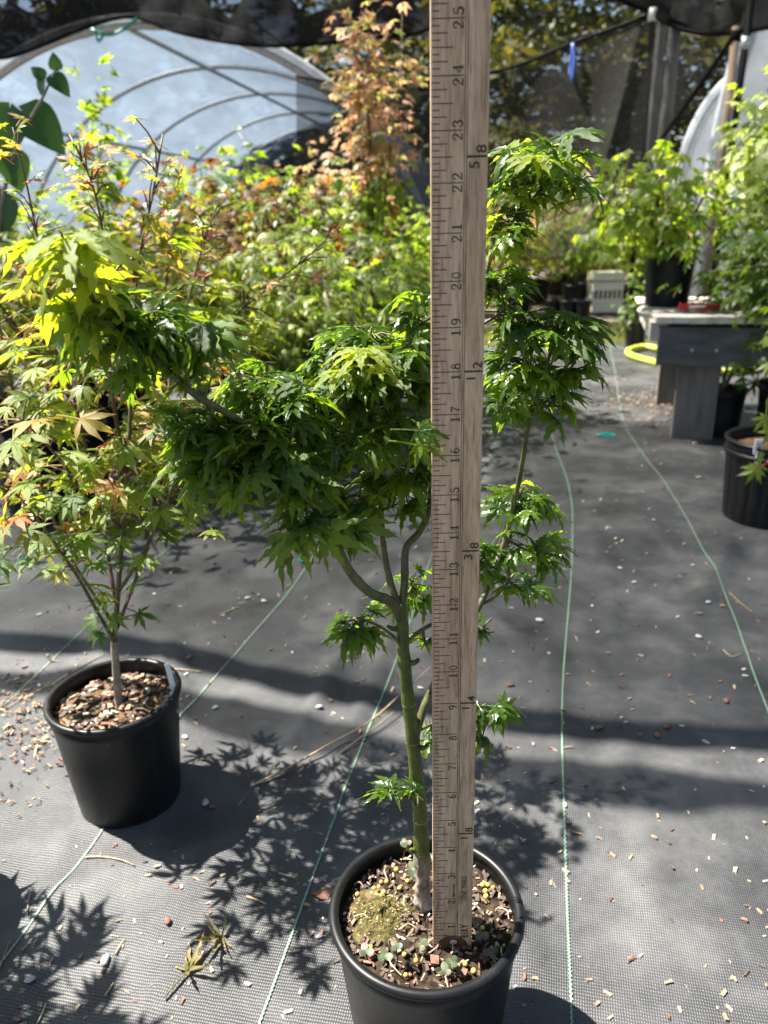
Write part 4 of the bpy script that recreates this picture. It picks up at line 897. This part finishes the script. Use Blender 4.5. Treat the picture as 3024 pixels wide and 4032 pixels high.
# pale ring scars at the nodes
for hn in (.25, .33, .42, .52, .62):
    i = int(hn * 59); d = unit(P[i + 1] - P[i]); B().tube([P[i] - d * .0008, P[i] - d * .0002, P[i] + d * .0006], [rad[i] + .00005, rad[i] + .0002, rad[i] + .0000], 14, False).build('node_scar', M_NODE, hm, True)
BR = [
 ([(866, 1335, 0), (845, 1300, -.004), (800, 1280, -.01), (757, 1236, -.015), (722, 1170, -.02), (690, 1108, -.02), (640, 1040, -.015), (590, 985, -.01), (545, 925, -.01), (430, 858, -.02), (345, 787, -.03), (300, 752, -.035), (240, 690, -.045), (190, 630, -.055), (160, 570, -.06)], .0046, .0016),
 ([(862, 1310, 0), (845, 1265, .004), (832, 1205, .01), (826, 1150, .014), (820, 1040, .02), (810, 930, .03), (800, 830, .03), (795, 760, .03)], .0034, .0012),
 ([(866, 1330, 0), (874, 1260, .004), (877, 1185, .008), (905, 1150, .014), (930, 1090, .02), (932, 980, .03), (950, 860, .04), (1000, 720, .05), (1050, 590, .055), (1072, 490, .06), (1100, 455, .06), (1150, 425, .06), (1200, 390, .065)], .0036, .0014),
 ([(897, 1590, 0), (915, 1530, .008), (932, 1490, .014), (975, 1400, .024), (1040, 1300, .03), (1085, 1180, .055), (1112, 1080, .065), (1130, 990, .06), (1142, 920, .05), (1165, 840, .04), (1190, 760, .045)], .0040, .0014),
 ([(868, 1395, 0), (890, 1375, .01), (940, 1345, .02), (1030, 1310, .03), (1075, 1285, .03), (1110, 1240, .03)], .0024, .001),
 ([(870, 1400, 0), (850, 1375, -.006), (815, 1350, -.012), (770, 1335, -.018)], .0018, .0009),
 ([(640, 1040, -.015), (660, 1000, .005), (680, 920, .02), (690, 830, .03)], .0022, .001),
 ([(722, 1170, -.02), (700, 1165, -.03), (660, 1150, -.04)], .0016, .0008),
 ([(545, 925, -.01), (500, 900, .01), (480, 850, .02)], .0016, .0008),
 ([(900, 1580, 0), (945, 1560, .02), (1010, 1545, .03), (1050, 1520, .03)], .0016, .0008),
 ([(1000, 720, .05), (1060, 690, .045), (1110, 650, .04)], .0018, .0008),
 ([(908, 1760, 0), (895, 1735, -.006), (875, 1715, -.01)], .0012, .0007),
]
branches = []
for path, r0, r1 in BR:
    P = spline([hp_(*q) for q in path], 5 * len(path)); rr = np.linspace(r0 * .82, r1 * .85, len(P)) * (1 + .10 * (np.arange(len(P)) % 7 == 0)); branches.append(P)
    B().tube(P, rr, 9).build('branch', M_STEM if r0 < .0036 else M_BRANCH, hm, True)
# leaf tufts: px, py, depth offset, half width px, half height px, leaf count, leaf size
CL = [
 (1185, 345, .065, 125, 55, 26, .024), (1130, 420, .06, 70, 60, 18, .022), (1240, 400, .07, 75, 45, 10, .022), (1100, 500, .055, 50, 45, 16, .021),
 (1085, 640, .045, 55, 70, 18, .022), (1200, 715, .045, 100, 45, 34, .021), (1110, 720, .04, 60, 50, 14, .022), (1255, 770, .05, 65, 60, 16, .021), (1130, 810, .04, 85, 55, 28, .021), (1195, 870, .045, 65, 40, 14, .021), (1090, 880, .04, 55, 40, 12, .021),
 (1120, 1075, .075, 90, 32, 22, .020), (1175, 1090, .085, 45, 32, 8, .020), (1100, 1170, .065, 65, 40, 16, .020), (1180, 1195, .075, 60, 45, 12, .021), (1110, 1270, .03, 60, 45, 7, .023), (1045, 1200, .03, 25, 60, 8, .02),
 (1055, 1550, .03, 38, 60, 10, .022), (925, 1580, .02, 22, 40, 6, .018), (1040, 1370, .03, 20, 30, 4, .018), (920, 1390, .02, 28, 20, 4, .018),
 (775, 1350, -.014, 75, 28, 13, .021), (890, 1265, .02, 45, 45, 12, .019), (855, 1290, .03, 40, 30, 5, .018),
 (665, 1150, -.04, 95, 45, 14, .025), (730, 1140, -.02, 60, 50, 12, .024),
 (800, 730, .035, 110, 38, 34, .024), (880, 800, .03, 60, 70, 26, .023), (780, 830, .02, 105, 55, 30, .024), (830, 930, .025, 100, 65, 30, .024), (760, 960, .0, 85, 60, 20, .025), (870, 1040, .02, 65, 70, 20, .024), (780, 1080, .0, 75, 45, 13, .025), (700, 780, .03, 60, 35, 10, .024), (905, 690, .04, 35, 65, 10, .022), (925, 960, .0, 25, 40, 5, .022),
 (560, 830, .01, 100, 55, 27, .025), (520, 930, -.01, 115, 60, 30, .026), (600, 960, -.02, 85, 60, 22, .026), (470, 1010, -.02, 90, 55, 22, .026), (560, 1040, -.03, 95, 50, 15, .026), (430, 930, -.02, 60, 40, 10, .026), (650, 880, .0, 80, 60, 22, .025), (640, 1050, -.02, 70, 50, 12, .025),
 (330, 700, -.03, 120, 40, 17, .026), (250, 740, -.035, 90, 55, 13, .027), (400, 770, -.02, 70, 50, 10, .026), (310, 800, -.02, 80, 45, 7, .026), (420, 720, -.02, 60, 30, 8, .025),
 (150, 620, -.05, 95, 70, 10, .031), (140, 530, -.06, 85, 30, 7, .034), (210, 690, -.045, 70, 40, 9, .030),
 (858, 1722, -.012, 36, 14, 3, .019), (902, 1716, -.014, 22, 14, 2, .019),
]
LMl = leafmeshes('leaf', LION, M_LION1); LMy = leafmeshes('leaf', LION, M_LIONY)
g = np.random.default_rng(3); HL = []; twb = B()
allbr = np.vstack(branches + [spline(tr_path, 40)])
for (px, py, dy, rx, ry, n, s) in CL:
    c = hp_(px, py, dy); dpt = float((c - CAM) @ fwd); mx = rx * K / FPX * dpt; mz = ry * K / FPX * dpt
    ib = int(((allbr - c) ** 2).sum(1).argmin()); b0 = allbr[ib]
    if np.linalg.norm(b0 - c) > .006: twb.tube(spline([b0, (b0 + c) / 2 + np.array([0, 0, -.004]), c], 6), np.linspace(.0014, .0008, 6), 5, False)
    for _ in range(int(round(n * .88)) if n > 5 else n):
        d = unit(g.normal(0, 1, 3)); rr = g.random() ** .45
        q = c + d * np.array([mx, mx * .75, mz]) * rr
        o = unit(np.array([d[0], d[1], 0]) + g.normal(0, .25, 3) * np.array([1, 1, 0]))
        dn = g.uniform(-.15, .62) - .45 * d[2] * rr
        y = o + np.array([0, -.12, -dn]); nn = np.array([0, -.22, 1.0]) + o * (.15 + .5 * max(0, dn)) + g.normal(0, .42, 3)
        HL.append((frame(q, y, nn, s * g.uniform(.60, 1.20)), py < 640 and px < 260 or py < 560 and px > 1000 and g.random() < .35, s))
        q2 = q - HL[-1][0][:3, 1] * .85
        if g.random() < .35: twb.tube([c, (c + q2) / 2 + np.array([0, 0, .003]), q2], [.0008, .0007, .0005], 4, False)
# a pair of leaves that reach round in front of the yardstick
for (px, py, yx, yz) in ((908, 930, .95, -.12), (905, 962, .95, -.25)):
    HL.insert(0, (frame(at(px, py, .4445), (yx, -.12, yz), (.1, -.7, .7), .020), False, .05))
# bright new leaves held up over the middle tuft
for (px, py, yx, yz, s) in ((792, 755, .9, .1, .024), (772, 760, -.9, .05, .027), (815, 790, .6, .2, .02), (735, 800, -.8, .0, .024)):
    HL.insert(0, (frame(hp_(px, py, -.01), (yx, -.5, yz - .25), (0, -.2, 1), s), True, .05))
order = sorted(range(len(HL)), key=lambda k: -np.linalg.norm(HL[k][0][:3, 0]) / np.linalg.norm(HL[k][0][:3, 3] - CAM) - (1 if HL[k][1] or HL[k][2] == .05 else 0))
for k in order[:300]: lobj((LMy if HL[k][1] else LMl)[k % 10], HL[k][0], hm)
scatter('foliage', LION, [HL[k][0] for k in order[300:]], M_LION2, hm, smooth=True)
tag(twb.build('twigs', M_STEM, hm, True), kind='stuff')

# ------------------------------------------------------------------ yardstick
W = 1.20 * IN; T = 0.0048
r0 = gnd(937, 2047 + 19.5, 5.71 * IN); RX, RY, RZ = float(r0[0]), 0.4488, 5.71 * IN
rb = gnd(937, 2067, RZ); RX = float(rb[0])
yd = thing('yardstick', 'weathered wooden yardstick standing upright in the pot, marked in inches', 'yardstick', (RX + W / 2, RY + T / 2, RZ))
b = B(); b.box((RX + W / 2, RY + T / 2, RZ + 18 * IN - .004), (W, T, 36 * IN + .008))
me = mesh('stick', b.V, b.F, M_RUL); stick = link('stick', me, yd)
bev = stick.modifiers.new('bevel', 'BEVEL'); bev.width = .0006; bev.segments = 2
EPS = .00012
def ink(name, polys, mat=M_INK, dz=EPS):
    """polys: list of polygons [(u, t)] with u across the stick 0..1 and t inches from the foot"""
    Vv, Ff = [], []
    for pg in polys:
        k = len(Vv); Vv += [(RX + u * W, RY - dz, RZ + t * IN) for u, t in pg]; Ff.append(tuple(range(k, k + len(pg))))
    return link(name, mesh(name, Vv, Ff, mat), yd)
def rect(u0, u1, t0, t1): return [(u0, t0), (u1, t0), (u1, t1), (u0, t1)]
for k in range(1, 36 * 8):
    t = k / 8; L = .56 if k % 8 == 0 else .385 if k % 4 == 0 else .285 if k % 2 == 0 else .155
    if t < 35.5: ink('tick_mark', [rect(.022 + rng.uniform(-.004, .006), L + rng.uniform(-.006, .006), t - .010, t + .010)])
for u in (.588, .628): ink('printed_line', [rect(u - .005, u + .005, .45, 35.9)])
# serif numerals as variable-width strokes: (x, y, width) in a 0.62 x 1 box
def arc(cx, cy, rx, ry, a0, a1, n, w0, w1, wm=None):
    out = []
    for i in range(n):
        s = i / (n - 1); a = R(a0 + (a1 - a0) * s); ww = w0 + (w1 - w0) * s
        if wm is not None: ww = ww + (wm - (w0 + w1) / 2) * math.sin(math.pi * s)
        out.append((cx + rx * math.cos(a), cy + ry * math.sin(a), ww))
    return out
GL = {
 '0': [arc(.31, .5, .23, .44, 90, 450, 25, .10, .10)],
 '1': [[(.31, .03, .17), (.31, .97, .17)], [(.06, .045, .09), (.56, .045, .09)], [(.31, .95, .10), (.10, .82, .05)]],
 '2': [arc(.30, .72, .22, .24, 175, -20, 14, .07, .15) + [(.36, .42, .12), (.08, .09, .06)], [(.06, .06, .12), (.56, .06, .12)], [(.55, .05, .07), (.57, .2, .05)], [(.09, .66, .14), (.15, .74, .13)]],
 '3': [arc(.28, .73, .21, .23, 165, -80, 14, .07, .08, .15), arc(.28, .27, .25, .25, 85, -165, 14, .08, .07, .17), [(.08, .70, .13), (.14, .76, .12)], [(.05, .26, .13), (.11, .2, .12)]],
 '4': [[(.40, .0, .15), (.40, .98, .15)], [(.40, .96, .06), (.03, .30, .06)], [(.02, .28, .07), (.60, .28, .07)], [(.22, .035, .07), (.58, .035, .07)]],
 '5': [[(.12, .94, .12), (.52, .94, .12)], [(.13, .97, .07), (.10, .52, .07)], arc(.28, .31, .25, .28, 125, -165, 16, .07, .07, .17), [(.05, .2, .13), (.11, .14, .12)]],
 '6': [arc(.33, .5, .25, .46, 60, 190, 10, .07, .14) + arc(.31, .30, .22, .26, 180, 540, 18, .13, .10)],
 '7': [[(.06, .92, .14), (.57, .92, .14)], [(.55, .9, .07), (.28, .4, .12), (.25, .02, .17)], [(.06, .95, .06), (.05, .74, .05)]],
 '8': [arc(.31, .74, .18, .21, 90, 450, 18, .10, .10), arc(.31, .28, .24, .25, 90, 450, 18, .12, .12)],
 '9': [arc(.29, .5, .25, .46, 240, 370, 10, .07, .14) + arc(.31, .70, .22, .26, 0, 360, 18, .13, .10)],
}
def stroke(pts):
    P = np.array([(p[0], p[1]) for p in pts]); wd = np.array([p[2] for p in pts]) / 2
    d = np.gradient(P, axis=0); d /= np.linalg.norm(d, axis=1)[:, None] + 1e-9; nn = np.stack([-d[:, 1], d[:, 0]], 1)
    A, Bq = P + nn * wd[:, None], P - nn * wd[:, None]
    return [[A[i], A[i + 1], Bq[i + 1], Bq[i]] for i in range(len(P) - 1)]
def glyph(ch, u_base, t0, hu, wt):
    """digit turned to read upwards: glyph x runs up the stick, glyph top points to the left edge"""
    out = []; k = 0
    for st in GL[ch]:
        for pg in stroke(st): out.append([(u_base - y * hu, t0 + x * wt) for x, y in pg])
    return out
for k in range(1, 36):
    s = str(k); ub, hu, wt = .552, .178, .235
    if len(s) == 1: ink('numeral', glyph(s, ub, k - .205, hu, wt), dz=EPS * 1.6)
    else:
        ink('numeral', glyph(s[0], ub, k - .195, hu, wt), dz=EPS * 1.6); ink('numeral', glyph(s[1], ub, k + .05, hu, wt), dz=EPS * 1.6)
def text(name, body, u_base, t0, hu, wx=1.0, bold=0.0, mat=M_INK, center=False):
    cu = bpy.data.curves.new('text', 'FONT'); cu.body = body; cu.size = 1.0; cu.offset = bold
    ob = bpy.data.objects.new('text', cu); col.objects.link(ob); dg = bpy.context.evaluated_depsgraph_get()
    me_ = bpy.data.meshes.new_from_object(ob.evaluated_get(dg)); bpy.data.objects.remove(ob)
    s = hu * W / .70
    for v in me_.vertices:
        x, y = v.co.x, v.co.y; v.co = (RX + u_base * W - y * s, RY - EPS * 1.6, RZ + t0 * IN + x * s * wx)
    me_.materials.clear(); me_.materials.append(mat); return link(name, me_, yd)
for t, a, bb in ((4.5, '1', '8'), (9, '1', '4'), (13.5, '3', '8'), (18, '1', '2'), (22.5, '5', '8'), (27, '3', '4'), (31.5, '7', '8')):
    ink('fraction_bar', [rect(.635, .975, t - .022, t + .022)])
    text('fraction_digit', a, .845, t - .25, .175, 1.15, .012); text('fraction_digit', bb, .965, t + .055, .175, 1.15, .012)
text('maker_text', 'Made in U.S.A.', .545, 2.07, .05, 1.05, .03); text('title_text', 'ONE  YARD', .845, 1.92, .125, .86, .004)
# hand lettering in marker: B E R Y
def hand(lines, t0, wt):
    return [[(.90 - y * .19, t0 + x * wt) for x, y in pg] for ln in lines for pg in stroke([(x, y, .2) for x, y in ln])]
ink('marker_writing', hand([[(0, 0), (0, 1)], [(0, 1), (.4, .85), (.4, .62), (0, .5)], [(0, .5), (.5, .35), (.45, .05), (0, 0)]], .42, .16) + hand([[(.45, .05), (.05, .1), (.02, .5), (.4, .5)], [(.03, .5), (.05, .9), (.45, .9)]], .55, .16)
    + hand([[(0, 0), (.02, 1)], [(.02, 1), (.5, .8), (.02, .5)], [(.02, .5), (.6, 0)]], .67, .17) + hand([[(.3, 0), (.32, .5), (0, 1.1)], [(.32, .5), (.75, 1.15)]], .80, .2), M_MARK, EPS * 1.6)
# worn dark half-round at the foot
ink('foot_stain', [[(.5 + .40 * math.cos(a), .02 + .40 * 1.185 * math.sin(a)) for a in np.linspace(0, math.pi, 24)]], M_KNOT, EPS * .6)
ink('foot_stain', [[(.53 + .09 * math.cos(a), .22 + .10 * math.sin(a)) for a in np.linspace(0, 2 * math.pi, 16)[:-1]]], M_STONE, EPS * 1.2)

# ------------------------------------------------------------------ litter on the fabric
def clear_of_pots(x, y): return np.hypot(x - HP[0], y - HP[1]) > PR * 1.02 and np.hypot(x - LP[0], y - LP[1]) > PR * .95 and not (x > p5[0] - .13 and abs(y - p5[1]) < .13)
CM = []
for mt, nm in zip(M_CHIPS, 'abcd'):
    for k in range(6):
        b = B(); ww = rng.uniform(.06, .17); nz_ = rng.normal(0, .05, 4)
        b.tube([(-.5, nz_[0], 0), (-.2, nz_[1], .02), (.15, nz_[2], .03), (.5, nz_[3], 0)], [ww * .35, ww, ww * rng.uniform(.6, 1.1), ww * .3], 4)
        b.V = [(v[0] + rng.normal(0, .02), v[1] + rng.normal(0, .03), v[2] * .5) for v in b.V]
        CM.append(mesh('bark_chip', b.V, b.F, mt))
clab = ['tan bark chip lying on the weed fabric', 'red-brown bark chip lying on the weed fabric', 'dark bark chip lying on the weed fabric', 'straw-coloured chip lying on the weed fabric']
cg = ['tan chips on the fabric', 'red-brown chips on the fabric', 'dark chips on the fabric', 'straw chips on the fabric']
n = 0
while n < 95:
    y = rng.uniform(.46, 1.5); x = rng.uniform(-.62 * y - .02, .62 * y + .05) if rng.random() < .75 else rng.uniform(-.6, -.1)
    if not clear_of_pots(x, y): continue
    k = int(rng.choice(4, p=[.38, .2, .18, .24])); L = .005 + .015 * rng.random() ** 2
    o = bpy.data.objects.new('bark_chip', CM[k * 6 + n % 6]); col.objects.link(o); o.location = (x, y, float(gh(x, y)) + L * .09)
    o.rotation_euler = (rng.normal(0, .2), rng.normal(0, .12), rng.uniform(0, 6.28)); wv_ = rng.uniform(.45, 1.0) if L > .012 else 1.0; o.scale = (L, L * wv_, L); tag(o, clab[k], 'bark chip', cg[k]); n += 1
bm_ = B(); th = np.arange(8) * math.pi / 4; bm_.lathe([(1e-4, -.5), (.7, -.38), (1.0, .02), (.72, .42), (1e-4, .56)], 8, (0, 0, 0), lambda r, z, a: r * (1 + .18 * math.sin(2 * a + 1) + .1 * math.sin(3 * a)))
PBM = [mesh('pebble', bm_.V, bm_.F, mt, True) for mt in (M_STONE, M_PERL, M_CHIPS[1])]
peb = [(455, 745, 0, .008), (133, 845, 0, .007), (890, 75, 0, .007), (803, 795, 1, .006), (930, 660, 1, .005)]
spots = [(415, 685), (0, 0)]
def c7(x, y): return (x / 1.0972) / K, (3100 + y / 1.0972) / K
def c5(x, y): return (x / 1.0972) / K, (2200 + y / 1.0972) / K
def c6(x, y): return (1512 + x / 1.0972) / K, (2200 + y / 1.0972) / K
pl = [(c7(455, 752), 0, .0065), (c7(133, 845), 0, .005), (c7(890, 78), 0, .006), (c7(725, 580), 2, .005), (c7(1380, 643), 0, .004), (c7(1300, 883), 0, .003), (c7(448, 790), 2, .003), (c7(75, 1005), 2, .004), (c5(803, 795), 1, .005), (c5(933, 662), 1, .005), (c5(1380, 663), 1, .005), (c5(820, 437), 2, .007), (c5(1070, 168), 1, .006), (c5(1140, 180), 1, .006), (c5(670, 165), 1, .005),
      (c6(672, 270), 1, .007), (c6(1360, 335), 1, .006), (c6(1400, 200), 1, .005), (c6(1270, 255), 1, .004), (c6(720, 980), 2, .004), (c6(930, 738), 2, .006), (c6(1222, 735), 2, .006), (c6(1180, 775), 2, .006), (c6(1478, 622), 2, .006), (c6(900, 203), 1, .004), (c6(1555, 480), 1, .004), (c6(1020, 48), 1, .005), (c6(925, 320), 1, .004), (c6(1082, 105), 1, .005), (c6(545, 552), 2, .006)]
plab = ['grey pebble on the weed fabric', 'white perlite lump on the weed fabric', 'red-brown bark nugget on the weed fabric']
for (pp, k, s) in pl:
    q = gnd(*pp); o = bpy.data.objects.new('pebble' if k < 2 else 'bark_nugget', PBM[k]); col.objects.link(o)
    o.location = (q[0], q[1], float(gh(q[0], q[1])) + s * .4); o.scale = (s, s * .8, s * .75); o.rotation_euler = (0, 0, rng.uniform(0, 6.28)); tag(o, plab[k], 'pebble' if k == 0 else 'perlite' if k == 1 else 'bark nugget', ['grey pebbles on the fabric', 'perlite lumps on the fabric', 'bark nuggets on the fabric'][k])
def twig(pts, r, label, mat=M_TWIG, lift=0.002, group=None):
    P = []
    for p in pts:
        q = gnd(*p[:2]); P.append((q[0], q[1], float(gh(q[0], q[1])) + lift + (p[2] if len(p) > 2 else 0)))
    tag(B().tube(spline(P, 24), np.linspace(r, r * .5, 24), 6).build('twig', mat, None, True), label, 'twig', group)
twig([(543, 1702), (620, 1668, .004), (720, 1622, .008), (800, 1580, .014), (880, 1515, .022), (935, 1478, .03)], .0017, 'long thin dry twig stretching across the fabric behind the maple trunk')
twig([(735, 1635, .0), (800, 1590, .006), (850, 1555, .012)], .0010, 'thin forked dry twig beside the long twig')
b7 = [[c7(370, 312), c7(440, 318), c7(520, 335), c7(583, 355)], [c7(1065, 468), c7(1110, 482), c7(1150, 500)], [c7(120, 560), c7(128, 500), c7(138, 455)], [c7(160, 1020), c7(180, 980), c7(200, 930)], [c7(455, 900), c7(475, 870), c7(490, 845)], [c7(0, 790), c7(20, 730), c7(45, 665)], [c7(1205, 368), c7(1240, 378), c7(1275, 390)], [c7(150, 700), c7(165, 678), c7(175, 660)], [c7(500, 725), c7(520, 690), c7(540, 660)],
      [c5(220, 560), c5(330, 490), c5(450, 425)], [c5(40, 640), c5(110, 600), c5(190, 560)], [c5(950, 245), c5(990, 225), c5(1030, 208)], [c6(1490, 150), c6(1540, 195), c6(1590, 235)], [c6(1465, 395), c6(1500, 430), c6(1545, 415)], [c5(690, 495), c5(780, 502), c5(870, 500)]]
for P in b7: twig(P, rng.uniform(.0008, .0016), 'short piece of dry straw lying on the weed fabric', random.choice([M_CHIPS[3], M_TWIG, M_CHIPS[3]]), group='straw pieces on the fabric')
# dried crumpled leaves
DL = [maple_leaf(1, (0, 25, -30, 62, -55, 130, -100), (1, .6, .9, .75, .5, .6, .45), wid=.075, st=7, serr=.25, droop=-.55, fold=1.4, crinkle=.055, seed=900 + k, petiole=.9) for k in range(2)]
DMs = leafmeshes('dried_leaf', DL, M_DEAD)
for k, (pp, rz, s, lab) in enumerate(((c7(960, 650), 2.2, .044, 'pale dried curled maple leaf with pointed lobes on the fabric'), (c7(810, 800), -.5, .044, 'dull green shrivelled maple leaf lying beside the pale dried leaf'))):
    q = gnd(*pp); o = bpy.data.objects.new('dried_leaf', DMs[k]); col.objects.link(o); o.location = (q[0], q[1], float(gh(q[0], q[1])) + .004); o.rotation_euler = (.35 - .5 * k, -.3, rz); o.scale = (s * .95, s * .8, s * .55); tag(o, lab, 'dried leaf')
# brown flat leaf by the pot
b = B(); q = gnd(*c7(1390, 460)); z = float(gh(q[0], q[1]))
b.add([(q[0] + .011 * math.cos(a) * (1 + .3 * math.sin(3 * a)), q[1] + .007 * math.sin(a), z + .003 + .003 * math.sin(2 * a)) for a in np.arange(12) * math.pi / 6] + [(q[0], q[1], z + .002)], [(i, (i + 1) % 12, 12) for i in range(12)])
tag(b.build('dry_leaf', M_CHIPS[1]), 'small red-brown dry leaf on the fabric left of the yardstick pot', 'dry leaf')
for pp, sx, lab in (((1312, 944), .05, 'teal tape scrap on the fabric near the bench'), ((52, 1220), .013, 'teal tape knot on the fabric at the left'), ((652, 1217), .010, 'tiny teal tape bit on the fabric behind the maple')):
    q = gnd(*pp); b = B(); b.box((q[0], q[1], .008), (sx, .012, .004), None, .25); b.tube(spline([(q[0] - sx * .5, q[1], .008), (q[0], q[1] + .004, .014), (q[0] + sx * .5, q[1], .007)], 6), .003, 5)
    tag(b.build('tape_scrap', M_TEAL), lab, 'tape')
# fine litter: too much to count
for mt, cnt, lab in ((M_CHIPS[0], 562, 'scattered fine tan bark crumbs over the fabric'), (M_CHIPS[3], 315, 'scattered fine pale straw crumbs over the fabric'), (M_CHIPS[2], 285, 'scattered fine dark crumbs over the fabric'), (M_CHIPS[1], 240, 'scattered fine reddish crumbs over the fabric'), (M_PERL, 160, 'scattered tiny perlite grains over the fabric')):
    b = B(); k = 0
    while k < cnt:
        y = .42 + 3.2 * rng.random() ** 1.5; x = rng.uniform(-.75 * y - .05, .65 * y + .1)
        if not clear_of_pots(x, y): continue
        sz = rng.uniform(.0018, .006) * (1 + .5 * y); chip(b, (x, y, float(gh(x, y)) + sz * .15), sz, sz * .4, sz * .25); k += 1
    if mt is not M_PERL:
        for _ in range(int(cnt * .7)):   # drifts by the bench and along the left pots
            if rng.random() < .6:
                q = gnd(*(rng.normal((1420, 870), (75, 28))))
            else: q = gnd(rng.normal(60, 75), rng.normal(1560, 70))
            if not clear_of_pots(q[0], q[1]) or q[1] > 4.2: continue
            sz = rng.uniform(.002, .007) * (1 + .35 * q[1]); chip(b, (q[0], q[1], .004 + float(gh(q[0], q[1]))), sz, sz * .3, sz * .2)
    tag(b.build('bark_litter', mt), lab, 'litter', kind='stuff')
